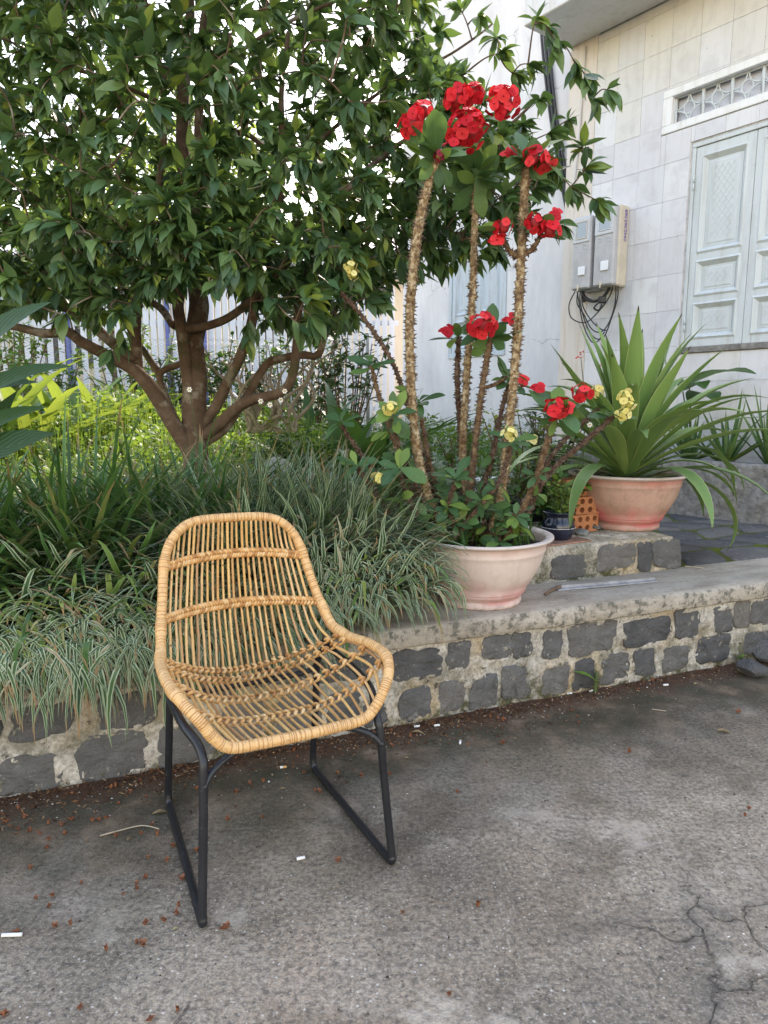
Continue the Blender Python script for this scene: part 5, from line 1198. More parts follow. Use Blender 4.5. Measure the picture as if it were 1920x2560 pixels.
def grass(name, n, mounds, Lr, Wr, mat, label, seed, curl_r=(.5, 2.2), amax=None, front=.25, low=0):
    """fountains of arching blades: mounds are (a, b, radius) in the kerb's frame"""
    r_ = np.random.default_rng(seed); M_ = np.array(mounds); w = M_[:, 2] ** 2; ci = r_.choice(len(M_), n, p=w / w.sum())
    rad = np.sqrt(r_.random(n)); th = r_.random(n) * 2 * math.pi; R_ = M_[ci, 2]
    a = M_[ci, 0] + rad * R_ * np.cos(th); b = np.maximum(M_[ci, 1] + rad * R_ * np.sin(th) * .8, .09)
    az = th + r_.normal(0, .45 + .5 * (1 - rad), n); da, db = np.cos(az), np.sin(az) - front * r_.uniform(.3, 1.7, n)
    hn = np.hypot(da, db); da, db = da / hn, db / hn
    el = np.radians(np.clip(86 - low - 34 * rad + r_.normal(0, 9, n), 18, 89))
    hor = KX[None] * da[:, None] + KY[None] * db[:, None]; d = hor * np.cos(el)[:, None] + np.array([0, 0, 1.0]) * np.sin(el)[:, None]
    up = -hor * np.sin(el)[:, None] + np.array([0, 0, 1.0]) * np.cos(el)[:, None]
    base = K0 + KX[None] * a[:, None] + KY[None] * b[:, None]; base[:, 2] = .375 + r_.uniform(0, .05, n)
    L_ = r_.uniform(*Lr, n) * (1 - .12 * rad); curl = np.clip(r_.uniform(*curl_r, n) + .5 * (rad - .5), .1, 2.6)
    if amax is not None:
        tipa = a + da * L_ * .62; ok = tipa < amax + .08 * r_.random(n); base, d, up, L_, curl = base[ok], d[ok], up[ok], L_[ok], curl[ok]; n = int(ok.sum())
    V, Fq, uv, ix = strips(base, d, up, L_, r_.uniform(*Wr, n), GPROF, curl, .28, 1.6)
    if amax is not None:      # nothing hangs in front of the pink pot
        ka, kb = to_k(V); m3 = len(GPROF) * 3; mxa = ka.reshape(n, m3).max(1); keep = mxa < .20 + .06 * r_.random(n)
        vk = np.repeat(keep, m3); new = np.cumsum(vk) - 1; fk = vk[Fq[:, 0]]; Fq = new[Fq[fk]]; V, uv = V[vk], uv[vk]; n = int(keep.sum()); ix = np.repeat(np.arange(n), m3)
    ka, kb = to_k(V); lim = Z_CAP + .006 + .03 * r_.random(n)[ix] * (1 - uv[:, 1])
    V[:, 2] = np.where(kb > -.045, np.maximum(V[:, 2], lim), V[:, 2])
    dx, dy = V[:, 0] - PC1[0], V[:, 1] - PC1[1]; rr = np.hypot(dx, dy); Rp = np.interp(V[:, 2], [Z_CAP, Z_CAP + .27], [.19, .305]); ins = (rr < Rp) & (V[:, 2] < Z_CAP + .30)
    V[ins, 0] = PC1[0] + dx[ins] / rr[ins] * Rp[ins]; V[ins, 1] = PC1[1] + dy[ins] / rr[ins] * Rp[ins]
    ka, kb = to_k(V); kb2 = np.maximum(kb, -.11 - .03 * np.random.default_rng(seed + 9).random(n)[ix]); V = V + KY[None] * (kb2 - kb)[:, None]
    V[:, 2] = np.maximum(V[:, 2], .06 + .08 * r_.random(n)[ix])
    put(name, V, Fq, mat, uv=uv, rnd=r_.random(n)[ix], kind='stuff', label=label, cat='grass')
grass('border_grass', 3400, [(-1.10, .55, .42), (-.72, .70, .42), (-1.6, .55, .4)], (.48, .88), (.015, .027), GR_G, 'dark green strap leaved border grass behind the chair', 1, (.4, 2.1))
grass('variegated_grass', 8200, [(-.36, .58, .42), (-.10, .48, .34), (-.5, .3, .28), (-.22, .24, .28)], (.44, .76), (.0115, .019), GR_V, 'white edged variegated border grass spilling over the cap beside the pink pot', 2, (.6, 2.1), .20, .5)
grass('variegated_grass', 4200, [(-1.05, .24, .24), (-1.45, .24, .26), (-1.9, .26, .28), (-.75, .22, .22), (-1.25, .16, .15), (-1.65, .16, .15)], (.42, .72), (.0125, .021), GR_V, 'variegated border grass drooping over the kerb wall left of the chair', 3, (.9, 2.2), None, .8, 22)
grass('border_grass', 1100, [(-2.3, .5, .45), (-3.0, .5, .45)], (.40, .70), (.012, .02), GR_G, 'dark green border grass at the far end of the kerb', 4, (.4, 2.0))

grass('border_grass', 800, [(-1.0, .22, .28), (-1.5, .22, .28), (-.2, .35, .35)], (.42, .74), (.014, .022), GR_Y, 'yellowing green blades mixed into the drooping border grass', 5, (.9, 2.3), .15, .6)

# ------------------------------------------------------------------ big canna-like plant at the left
CANNA = leaf_mat('canna_leaf', [(0, (0.012, 0.045, 0.012)), (.6, (0.018, 0.060, 0.015)), (1, (0.03, 0.085, 0.02))], (0.16, 0.34, 0.04), .22, .55, (0.04, 0.10, 0.03), .015, spec=.25, veins=.5)
CPROF = [.12, .5, .8, .95, 1.0, .98, .88, .68, .38, .04]
cc = KW(-1.62, .42, .38)
leafy('broad_leaf_plant', cc, [(at(-170, 990, 2.0), at(100, 757, 1.98), None, .12, .5), (at(-150, 1080, 1.95), at(152, 900, 1.92), None, .085, .9), (at(-190, 1060, 2.05), at(72, 942, 2.02), None, .08, .8), (at(-160, 1160, 1.9), at(94, 1012, 1.9), None, .08, .6), (at(-170, 1215, 1.86), at(112, 1083, 1.84), None, .13, .5), (at(-120, 1230, 1.95), at(30, 990, 2.0), None, .08, .3), (at(-250, 900, 2.1), at(-60, 640, 2.15), None, .14, .5)], CANNA, 'dark glossy broad leaved plant with upward pointing leaves at the end of the bed', 'plant', CPROF, .14, face=(.3, -.55, .85))

# ------------------------------------------------------------------ the garden tree
m = MT('tree_bark'); co = m.coord(); n1 = m.noise(14, 6, .65, co)
c = m.ramp(n1, [(.25, (0.075, 0.046, 0.030)), (.5, (0.13, 0.084, 0.055)), (.75, (0.19, 0.135, 0.095))])
c = m.mix(m.math('MULTIPLY', m.f(m.noise(6, 5, .6, co, off=(3, 4, 5)), .56, .63), .75), c, (0.31, 0.27, 0.21))
c = m.mix(m.math('MULTIPLY', m.f(m.noise(5, 4, .6, co, off=(9, 1, 5)), .58, .66), .7), c, (0.06, 0.065, 0.025))
m.col(c).rough(.88, .2).bump(m.math('ADD', n1, m.math('MULTIPLY', m.noise(80, 3), .5)), .008, .8); BARK = m.m
TY = 3.85; TB = np.array([at(486, 1120, TY)[0], TY, .46])
tree = thing('garden_tree', TB, 0, 'spreading evergreen tree with many low limbs and glossy dark leaves', 'tree')
SK = []       # skeleton nodes for the twigs
def limb(pts, r0, r1, name='branch', nodes=True):
    W_ = np.array([at(u, v, Y) for u, v, Y in pts]); P = resample(spline(W_, 8), .03); n = len(P)
    r_ = np.random.default_rng(int(abs(W_[0, 0] * 997 + W_[-1, 2] * 313))); kn = max(3, n // 6); P[1:-1] += np.stack([np.interp(np.arange(1, n - 1), np.linspace(0, n, kn), r_.normal(0, r1 * .35, kn)) for _ in range(3)], 1)
    rad = np.interp(np.linspace(0, 1, n), [0, 1], [r0 * .64, r1 * .66]) * (1 + np.interp(np.arange(n), np.linspace(0, n, kn), r_.normal(0, .06, kn))); V, Fq = tube(P, rad, 12); put(name, V, Fq, BARK, tree)
    if nodes: SK.extend(P[::3])
base = [(492, 1330, TY)]
limb([(492, 1290, TY), (490, 1180, TY), (488, 1100, TY), (484, 1010, TY), (488, 930, TY + .03), (496, 780, TY + .06), (490, 700, TY + .08), (478, 560, TY + .1), (464, 400, TY + .1), (462, 240, TY + .15), (470, 60, TY + .2), (480, -150, TY + .2)], .118, .026, 'trunk')
limb([(478, 1030, TY - .02), (462, 940, TY - .04), (452, 830, TY - .06), (446, 770, TY - .06), (456, 710, TY - .1), (480, 600, TY - .2), (500, 420, TY - .25), (498, 170, TY - .2), (520, 0, TY - .2)], .056, .024)
limb([(488, 1150, TY), (452, 1090, TY - .04), (410, 1020, TY - .08), (370, 960, TY - .1), (328, 915, TY - .14), (272, 884, TY - .2), (200, 850, TY - .25), (168, 828, TY - .28), (110, 835, TY - .3), (40, 822, TY - .3), (-60, 800, TY - .3)], .075, .024)
limb([(345, 930, TY - .1), (343, 830, TY - .05), (352, 740, TY), (362, 640, TY + .05), (400, 420, TY + .05), (405, 200, TY), (370, 110, TY), (330, 0, TY)], .046, .016)
limb([(335, 905, TY - .12), (258, 835, TY - .05), (175, 770, TY), (60, 715, TY), (-40, 680, TY), (-160, 610, TY)], .048, .02)
limb([(440, 1060, TY + .02), (418, 1000, TY + .1), (402, 935, TY + .15), (440, 915, TY + .16), (480, 900, TY + .1)], .035, .025)
limb([(402, 940, TY + .15), (370, 890, TY + .2), (330, 830, TY + .25), (300, 700, TY + .3), (250, 560, TY + .3), (190, 430, TY + .3), (160, 300, TY + .25)], .03, .014)
limb([(436, 815, TY - .05), (400, 770, TY + .1), (340, 720, TY + .2), (280, 600, TY + .3), (230, 500, TY + .4), (200, 330, TY + .4)], .034, .014)
limb([(492, 1075, TY), (530, 1030, TY), (566, 950, TY - .05), (602, 880, TY - .1), (626, 825, TY - .15), (650, 700, TY - .2), (690, 560, TY - .25), (705, 420, TY - .25), (700, 250, TY - .2), (720, 80, TY - .2)], .05, .016)
limb([(490, 1100, TY), (540, 1060, TY), (590, 1020, TY - .05), (640, 1000, TY - .12), (706, 980, TY - .2), (735, 925, TY - .22), (746, 850, TY - .22), (752, 760, TY - .2), (790, 620, TY - .2), (850, 480, TY - .2)], .052, .02)
limb([(492, 1120, TY), (560, 1075, TY + .05), (620, 985, TY + .1), (664, 915, TY + .12), (712, 896, TY + .12), (758, 885, TY + .1), (795, 886, TY + .1), (812, 840, TY + .05), (840, 770, TY + .05), (900, 640, TY), (990, 520, TY), (1080, 420, TY - .1)], .042, .014)
limb([(460, 822, TY - .07), (520, 814, TY - .12), (585, 785, TY - .2), (680, 700, TY - .3), (800, 560, TY - .4), (920, 420, TY - .4), (1060, 330, TY - .4), (1230, 330, TY - .4), (1330, 260, TY - .4)], .036, .009)
limb([(498, 400, TY - .2), (600, 330, TY - .1), (720, 400, TY), (860, 300, TY), (990, 200, TY - .1), (1120, 140, TY - .2), (1230, 60, TY - .2)], .024, .007)
limb([(464, 300, TY + .1), (600, 130, TY), (800, 20, TY - .1), (960, -30, TY - .2), (1100, -60, TY - .2)], .02, .007)
limb([(404, 260, TY), (280, 200, TY - .2), (120, 150, TY - .3), (-60, 60, TY - .3)], .02, .007)
SK_n0 = len(SK)
LEAF_TREE = leaf_mat('tree_leaf', [(0, (0.024, 0.060, 0.026)), (.2, (0.042, 0.100, 0.042)), (.45, (0.075, 0.150, 0.060)), (.7, (0.105, 0.190, 0.068)), (.92, (0.15, 0.235, 0.07)), (.975, (0.20, 0.30, 0.05)), (1, (0.30, 0.34, 0.06))], (0.20, 0.36, 0.04), .28, .38, (0.09, 0.17, 0.07), .03, spec=.45, blotch=False, veins=.35)
def inpoly(P, poly):
    x, y = P; c = False; n = len(poly)
    for i in range(n):
        x0, y0 = poly[i]; x1, y1 = poly[i - 1]
        if (y0 > y) != (y1 > y) and x < (x1 - x0) * (y - y0) / (y1 - y0) + x0: c = not c
    return c
rt = np.random.default_rng(23); tips_ = []
main = [(-330, -420), (1120, -420), (1075, -20), (1040, 120), (1180, 200), (1330, 330), (1395, 430), (1330, 540), (1260, 640), (1120, 670), (1040, 720), (930, 690), (880, 800), (800, 830), (740, 720), (660, 770), (590, 720), (470, 690), (380, 730), (300, 770), (190, 720), (90, 740), (-330, 800)]
low = [(-100, 560), (360, 560), (420, 700), (330, 790), (180, 800), (60, 760), (-100, 800)]; low2 = [(480, 560), (980, 560), (1010, 700), (900, 790), (800, 850), (640, 800)]
while len(tips_) < 330:
    u, v = rt.uniform(-100, 1010), rt.uniform(560, 850)
    if inpoly((u, v), low) or inpoly((u, v), low2): tips_.append(at(u, v, TY + rt.uniform(-.9, 1.4)))
front_ = [(300, 430), (640, 430), (690, 640), (600, 735), (470, 700), (360, 740)]
while len(tips_) < 390:
    u, v = rt.uniform(300, 690), rt.uniform(430, 740)
    if inpoly((u, v), front_): tips_.append(at(u, v, TY - rt.uniform(.35, .95)))
while len(tips_) < 2500:
    u, v = rt.uniform(-330, 1400), rt.uniform(-420, 830)
    if not inpoly((u, v), main): continue
    if v < 330 and 460 < u < 980 and rt.random() < .22: continue
    yy = TY + (rt.uniform(-1.0, 1.35) if u < 950 else rt.uniform(-.75, .35))
    tips_.append(at(u, v, yy))
tips_ += [at(u, v, Y) for u, v, Y in [(1372, 70, 3.4), (1345, 40, 3.42), (1395, 110, 3.38), (1240, 95, 3.5), (1200, 40, 3.5), (1260, 130, 3.45), (1150, 20, 3.6), (1470, 200, 3.4), (1520, 225, 3.35), (1440, 165, 3.42), (1490, 250, 3.4), (1290, 190, 3.5), (1330, 160, 3.45), (1420, 300, 3.5), (1465, 420, 3.5), (1500, 505, 3.45), (1440, 480, 3.5), (1455, 365, 3.5), (1395, 560, 3.6), (1350, 250, 3.4), (1380, 330, 3.45), (1100, 80, 3.6), (1060, 160, 3.6), (1130, 190, 3.5), (275, 330, 2.9), (860, 240, 3.0), (990, 250, 2.95), (530, 570, 2.95), (900, 280, 3.1), (1000, 640, 3.5), (1090, 640, 3.5), (160, 560, 2.9), (330, 500, 3.0), (680, 520, 3.0), (270, 880, 3.2), (300, 850, 3.25), (620, 850, 3.3), (150, 800, 3.1), (790, 830, 3.4), (880, 700, 3.3)]]
tips_ = np.array(tips_); ctr = at(480, 700, TY); tips_ = tips_[np.argsort(np.linalg.norm(tips_ - ctr, axis=1))]
nodes = np.array(SK); tw = MB(); LB, LD, LU, LL = [], [], [], []
for T in tips_:
    dd = np.linalg.norm(nodes - T, axis=1); rootd = np.linalg.norm(nodes - ctr, axis=1)
    j = np.argmin(dd + .25 * np.maximum(0, nodes[:, 2] - T[2]) + .35 * np.maximum(0, rootd - np.linalg.norm(T - ctr)))
    p = nodes[j]; L_ = np.linalg.norm(T - p)
    mid_ = (p + T) / 2 + rt.normal(0, .09, 3) * L_ + np.array([0, 0, .06 * L_]); P = spline([p, mid_, T], 5)
    if L_ > .03:
        V, Fq = tube(P, np.linspace(min(.003 + .010 * L_, .012), .0019, len(P)), 5, False, False); tw.add(V, Fq); nodes = np.vstack([nodes, P[4:9:2]])
    ax = nrm(P[-1] - P[-3] + np.array([0, 0, 1e-6])); a_ = nrm(np.cross(ax, rt.normal(size=3))); b_ = np.cross(ax, a_)
    for k in range(rt.integers(10, 18)):
        s = rt.random() ** 1.6; q = T + (P[-4] - T) * s * min(1, .35 / max(L_, .1)); ang = k * 2.4 + rt.uniform(-.4, .4); sp = rt.uniform(.25, 1.25)
        o_ = a_ * math.cos(ang) + b_ * math.sin(ang); d = ax * math.cos(sp) + o_ * math.sin(sp) + np.array([0, 0, -rt.uniform(.05, .75)])
        LB.append(q); LD.append(d); LU.append(np.array([0, 0, 1.0]) + o_ * .5 + rt.normal(0, .35, 3)); LL.append(rt.uniform(.055, .13))
tw.put('twigs', BARK, tree, kind='stuff')
LB, LD, LU, LL = np.array(LB), nrm(np.array(LD)), nrm(np.array(LU)), np.array(LL); NL = len(LB)
LW = LL * rt.uniform(.30, .43, NL); LC = rt.uniform(-.3, 1.3, NL); LR = rt.random(NL)
LPROF = [.08, .60, .95, 1.0, .74, .36, .03]
pu, pv, pdist = proj(LB + LD * LL[:, None] * .5)
infr = (pu > 0) & (pu < 1920) & (pv > 0) & (pv < 2560)
order = np.argsort(np.where(infr, pdist / LL * .12, 1e9)); near = order[:300]; rest = np.setdiff1d(np.arange(NL), near)
V, Fq, uv, ix = strips(LB[rest], LD[rest], LU[rest], LL[rest], LW[rest], LPROF, LC[rest], .30)
put('crown', V, Fq, LEAF_TREE, tree, uv=uv, rnd=LR[rest][ix], kind='stuff')
UL = [unit_leaf('tree_leaf', LPROF, .34, cv, LEAF_TREE, .30) for cv in (.15, .35, .55, .8)]
for i in near: place_leaf('leaf', UL[int(np.clip(LC[i] * 3.4, 0, 3))], LB[i], LD[i], LU[i], (LL[i] * LW[i] / LL[i] / .34, LL[i], LL[i]), tree, TB)

# ------------------------------------------------------------------ weeds behind the tree
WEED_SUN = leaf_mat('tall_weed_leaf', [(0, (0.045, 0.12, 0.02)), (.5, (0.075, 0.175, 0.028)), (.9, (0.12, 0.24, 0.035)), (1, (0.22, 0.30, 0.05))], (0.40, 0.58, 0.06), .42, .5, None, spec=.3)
def weeds(n, box_, hmax, Lr, mat, label, seed, name='weeds', wide=.5):
    r_ = np.random.default_rng(seed); x = r_.uniform(box_[0], box_[1], n); y = r_.uniform(box_[2], box_[3], n); ka, kb = to_k(np.c_[x, y, np.zeros(n)])
    hm = hmax * (.65 + .35 * np.sin(x * 2.3 + 1) * np.cos(y * 1.9)); z = bed_z(ka, kb) + hm * r_.random(n) ** .75
    az = r_.random(n) * 6.28; el = r_.uniform(-.4, .7, n); d = np.c_[np.cos(az) * np.cos(el), np.sin(az) * np.cos(el), np.sin(el)]
    V, Fq, uv, ix = strips(np.c_[x, y, z], d, np.c_[r_.normal(0, .35, n), r_.normal(0, .35, n), np.ones(n)], r_.uniform(*Lr, n), r_.uniform(*Lr, n) * wide, [.2, .85, 1, .55, .05], r_.uniform(.1, .9, n))
    k = n // 9; ii = r_.integers(0, n, k)
    sb = np.c_[x[ii], y[ii], bed_z(ka[ii], kb[ii])]; V2, F2, uv2, ix2 = strips(sb, np.c_[r_.normal(0, .1, k), r_.normal(0, .1, k), np.ones(k)], np.tile([0.3, -1, 0], (k, 1)), hm[ii] * 1.05, .006, [1, .8, .6, .4], r_.uniform(-.2, .2, k))
    put(name, np.vstack([V, V2]), np.vstack([Fq, F2 + len(V)]), mat, uv=np.vstack([uv, uv2]), rnd=np.concatenate([r_.random(n)[ix], r_.random(k)[ix2]]), kind='stuff', label=label, cat='weeds')
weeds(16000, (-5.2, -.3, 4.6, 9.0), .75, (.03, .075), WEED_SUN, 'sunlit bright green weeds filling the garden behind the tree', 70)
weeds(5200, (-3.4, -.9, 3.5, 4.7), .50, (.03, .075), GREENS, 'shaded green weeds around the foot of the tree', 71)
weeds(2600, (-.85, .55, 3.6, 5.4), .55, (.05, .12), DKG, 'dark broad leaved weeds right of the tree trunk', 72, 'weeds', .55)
weeds(5000, (-.6, 2.0, 5.4, 8.2), .55, (.04, .09), GREENS, 'green weeds along the foot of the plaster wall', 73)
# lush lily-like clumps far left and right of the trunk
LILY = leaf_mat('lily_leaf', [(0, (0.05, 0.13, 0.025)), (.5, (0.09, 0.19, 0.03)), (1, (0.20, 0.30, 0.05))], (0.45, 0.55, 0.06), .4, .45, (0.14, 0.25, 0.06), .02, spec=.35)
def lily(u, v, Y, n, L_, seed, mat, label):
    q = at(u, v, Y); ka, kb = to_k(np.array([q])); c = np.array([q[0], q[1], float(bed_z(ka, kb)[0])]); tt = thing('lily_clump', c, 0, label, 'plant', 'tall strap leaved clumps in the garden'); r_ = np.random.default_rng(seed)
    for k in range(n):
        az = k * 2.4; el = r_.uniform(.75, 1.45); o_ = np.array([math.cos(az), math.sin(az), 0])
        V, Fq, uv, ix = strips([c + o_ * .05], [o_ * math.cos(el) + np.array([0, 0, math.sin(el)])], [-o_ * math.sin(el) + np.array([0, 0, math.cos(el)])], L_ * r_.uniform(.7, 1.15), r_.uniform(.09, .15), [.35, .6, .85, 1, .98, .85, .6, .3, .03], r_.uniform(.5, 1.6), .3, 1.6)
        put('leaf', V, Fq, mat, tt, uv=uv, rnd=np.full(len(V), r_.random()))
for i, (u, v, Y, n, L_) in enumerate([(60, 980, 6.2, 16, 1.25), (170, 960, 6.8, 16, 1.25), (250, 950, 7.2, 14, 1.2), (-60, 980, 6.0, 16, 1.3), (350, 960, 7.6, 12, 1.1)]): lily(u, v, Y, n, L_, 80 + i, LILY, 'bright strap leaved clump near the white picket fence')
for i, (u, v, Y, n, L_) in enumerate([(850, 1000, 5.0, 14, 1.0), (930, 1000, 5.4, 14, 1.0), (780, 1000, 5.6, 12, .95)]): lily(u, v, Y, n, L_, 90 + i, DKG, 'dark strap leaved clump right of the tree, before the plaster wall')
# daisies
DWH = simple('daisy_white', (0.80, 0.80, 0.74), .6, .05); DYE = simple('daisy_yellow', (0.62, 0.36, 0.03), .7)
for i, (u, v, Y) in enumerate([(474, 974, 3.3), (702, 1000, 3.4), (712, 978, 3.42), (652, 1003, 3.35), (850, 865, 3.5), (1474, 1062, 3.25), (675, 1012, 3.3)]):
    tp = at(u, v, Y); b0 = np.array([tp[0] + .02, tp[1] + .05, .40]) if i != 5 else np.array([tp[0] - .1, 3.42, .56]); tt = thing('daisy', b0, 0, 'small white daisy with yellow centre on a thin stalk', 'flower', 'white daisies in the weeds')
    V, Fq = tube(spline([b0, (b0 + tp) / 2 + np.array([.02, 0, .03]), tp], 6), .0016, 4); put('stem', V, Fq, STEM_G, tt)
    mb = MB()
    for k in range(6):
        a_ = k * math.pi / 3 + i; V, Fq, uv, ix = strips([tp], [(math.cos(a_), -.35, math.sin(a_))], [(0, -1, .2)], .013, .008, [.4, .9, 1, .7], .2); mb.add(V, Fq)
    mb.put('petals', DWH, tt); V, Fq = lathe([(0, -.4), (.9, -.2), (1, .2), (.6, .6), (0, .8)], 8); put('centre', V * .006 + tp + np.array([0, -.004, 0]), Fq, DYE, tt)
for i, (u, Y, h, R_) in enumerate([(560, 7.6, 1.25, .55), (760, 7.3, 1.35, .6), (650, 8.0, 1.1, .5), (860, 6.9, 1.2, .5), (120, 8.0, 1.1, .5), (330, 8.2, 1.35, .55), (440, 8.3, 1.2, .5), (30, 8.4, 1.4, .5)]):
    q = at(u, 1000, Y); bush('garden_shrub', (q[0], q[1], .68), R_, h, 900, .085, [DKG, GREENS][i in (4, 5, 7)], ['loose dark green shrub behind the tree trunk', 'tall dark green shrub before the fence, right of the tree', 'low dark shrub against the white fence', 'dark shrub beside the plaster wall corner', 'light green shrub by the picket fence near the lilies', 'tall light green shrub between the fence and the big left limb', 'dark green shrub against the chain link behind the trunk', 'tallest light green shrub at the open end of the picket fence'][i], 'shrub', 140 + i, .45, None, BROWN_TWIG, nst=18)
# rubble and dead roots right of the trunk
P = at(690, 1120, 4.3); rock((P[0], P[1], .50), .17, 11, 'large grey boulder half hidden in weeds right of the tree', .8, GREYST, (1.2, .8, 1.4), 'boulder')
P = at(640, 1110, 4.4); rock((P[0], P[1] + .1, .48), .13, 12, 'smaller grey boulder beside the large one under the tree', .8, GREYST, (1.2, .9, 1.2), 'boulder')
t = np.linspace(0, math.pi, 10); mb = MB(); L2 = .5
V = [(.16 * math.cos(q), y, .10 * math.sin(q)) for y in (0, L2) for q in t] + [(.145 * math.cos(q), y, .085 * math.sin(q)) for y in (0, L2) for q in t]
Fq = [(k, k + 1, 11 + k, 10 + k) for k in range(9)] + [(20 + k, 30 + k, 31 + k, 21 + k) for k in range(9)] + [(k, 20 + k, 21 + k, k + 1) for k in range(9)]
o = put('roof_tile', V, Fq, GREYST, None, True, label='old grey curved roof tile leaning on the boulders', cat='tile'); P = at(655, 1075, 4.1); o.location = (P[0], P[1], .60); o.rotation_euler = (.35, .2, -1.1); o.scale = (.7, .7, .7)
ROOT = simple('dead_root', (0.30, 0.25, 0.19), .9, .3, 20, .004)
rootT = thing('dead_roots', (at(680, 1000, 4.9)[0], 4.9, .5), 0, 'tangle of pale twisted dead roots behind the tree limbs', 'roots'); r_ = np.random.default_rng(9)
for k in range(16):
    u = r_.uniform(600, 740); P = [at(u, 1080, 4.9)]; 
    for j in range(4): P.append(P[-1] + np.array([r_.normal(0, .09), r_.normal(0, .05), r_.uniform(.05, .18)]))
    V, Fq = tube(spline(P, 5), np.linspace(.016, .006, 21), 6); put('root', V, Fq, ROOT, rootT)
STRAW = simple('dry_straw', (0.34, 0.22, 0.13), .9)
n = 420; r_ = np.random.default_rng(19); q = at(405, 1130, 3.75); b_ = q + r_.normal(0, [.16, .14, .04], (n, 3)); b_[:, 2] = .45 + .22 * r_.random(n); az = r_.random(n) * 6.28
V, Fq, uv, ix = strips(b_, np.c_[np.cos(az), np.sin(az), r_.normal(.1, .35, n)], np.tile([0, 0, 1.], (n, 1)), r_.uniform(.1, .3, n), .005, [.6, 1, .8, .3], r_.uniform(0, .8, n))
put('dry_straw', V, Fq, STRAW, kind='stuff', label='heap of dry brown straw at the foot of the tree', cat='straw')

# ------------------------------------------------------------------ fences, neighbour's house, far trees, wires
FWH = m_paint('fence_white', (0.62, 0.66, 0.72), (0.55, 0.55, 0.55))
FBL = simple('fence_blue', (0.07, 0.11, 0.34), .5)
FY = 9.6; fence = thing('picket_fence', (-2.6, FY, .7), 0, 'white picket fence at the back of the garden', 'fence')
zb = .75
k = 0; x = -6.6
while x < .15:
    w_ = .075; h = 1.95 if x < -3.7 else 2.05
    mb = MB(); mb.add([(x, FY, zb), (x + w_, FY, zb), (x + w_, FY, zb + h - .08), (x + w_ / 2, FY, zb + h), (x, FY, zb + h - .08), (x, FY + .02, zb), (x + w_, FY + .02, zb), (x + w_, FY + .02, zb + h - .08), (x + w_ / 2, FY + .02, zb + h), (x, FY + .02, zb + h - .08)], [(0, 1, 2, 3, 4), (9, 8, 7, 6, 5), (0, 5, 6, 1), (1, 6, 7, 2), (2, 7, 8, 3), (3, 8, 9, 4), (4, 9, 5, 0)])
    mb.put('picket', FWH, fence, smooth=False); x += .155 if x < -3.7 else .098; k += 1
for z_ in (zb + .35, zb + 1.5):
    mb = MB(); mb.box((-6.7, FY + .021, z_), (.2, FY + .06, z_ + .07)); mb.put('rail', FWH, fence, smooth=False)
for x in (-4.3, -2.95, -2.45):
    mb = MB(); mb.box((x, FY - .06, .6), (x + .045, FY - .005, zb + 1.9)); mb.put('post', FBL, fence, smooth=False)
CY = 8.6; cl = thing('chain_link_fence', (-2.5, CY, .7), 0, 'thin chain link fence in front of the white pickets', 'fence'); WIRE = simple('fence_wire', (0.25, 0.24, 0.23), .5)
mb = MB(); pitch_ = .075
for k in range(64):
    x0 = -5.0 + k * pitch_; zs = np.arange(.75, 2.0, pitch_ / 2); P = np.stack([x0 + (np.arange(len(zs)) % 2) * pitch_ * 1.02, np.full(len(zs), CY) + .004 * (np.arange(len(zs)) % 2), zs], 1); V, Fq = tube(P, .0022, 3, False, False); mb.add(V, Fq)
    P[:, 0] = x0 + ((np.arange(len(zs)) + 1) % 2) * pitch_ * 1.02; V, Fq = tube(P, .0022, 3, False, False); mb.add(V, Fq)
mb.put('wire_mesh', WIRE, cl, smooth=False)
for x in (-5.0, -2.6, -.2): V, Fq = tube(np.array([(x, CY + .03, .6), (x, CY + .03, 2.05)]), .022, 8); put('post', V, Fq, GREYST, cl)
NCR = m_paint('neighbour_cream', (0.62, 0.57, 0.44), (0.5, 0.45, 0.35)); NRF = simple('metal_roof', (0.45, 0.47, 0.50), .45, .1, 3); NDK = simple('dark_opening', (0.06, 0.065, 0.07), .5)
nh = thing('neighbour_house', (-4.5, 15.5, 0), 0, 'cream neighbour house with pale metal roof behind the picket fence', 'house')
mb = MB()
for (a, b, c, d) in subtract(subtract([(-10.5, .4, 0, 3.9)], (-6.8, -5.6, 1.9, 3.3)), (-2.8, -1.7, 1.0, 3.2)): mb.box((a, 14, c), (b, 14.2, d))
mb.box((.2, 14.201, 0), (.4, 19, 3.9)); mb.box((-10.5, 14.201, 0), (-10.3, 19, 3.9)); mb.put('wall', NCR, nh, smooth=False)
for (a, b, c, d) in ((-6.8, -5.6, 1.9, 3.3), (-2.8, -1.7, 1.0, 3.2)):
    mb = MB(); mb.box((a, 14.1, c), (b, 14.12, d)); wn_ = mb.put('window', NDK, nh, smooth=False)
    mb = MB(); mb.box((a, 13.97, c), (a + .07, 14.06, d)); mb.box((b - .07, 13.97, c), (b, 14.06, d)); mb.box((a + .071, 13.97, d - .07), (b - .071, 14.06, d)); mb.box(((a + b) / 2 - .03, 13.98, c), ((a + b) / 2 + .03, 14.06, d - .071)); mb.put('frame', FWH, wn_, smooth=False)
mb = MB(); xs = np.arange(-11, .9, .11); zz = .03 * (np.arange(len(xs)) % 2); V = np.vstack([np.stack([xs, np.full(len(xs), 13.2), 3.75 + zz], 1), np.stack([xs, np.full(len(xs), 17.0), 5.0 + zz], 1), np.stack([xs, np.full(len(xs), 20.5), 3.8 + zz], 1)]); n = len(xs)
mb.add(V, [(k, k + 1, n + k + 1, n + k) for k in range(n - 1)] + [(n + k, n + k + 1, 2 * n + k + 1, 2 * n + k) for k in range(n - 1)]); mb.box((-11, 13.17, 3.6), (.85, 13.2, 3.8)); mb.put('roof', NRF, nh, smooth=False)
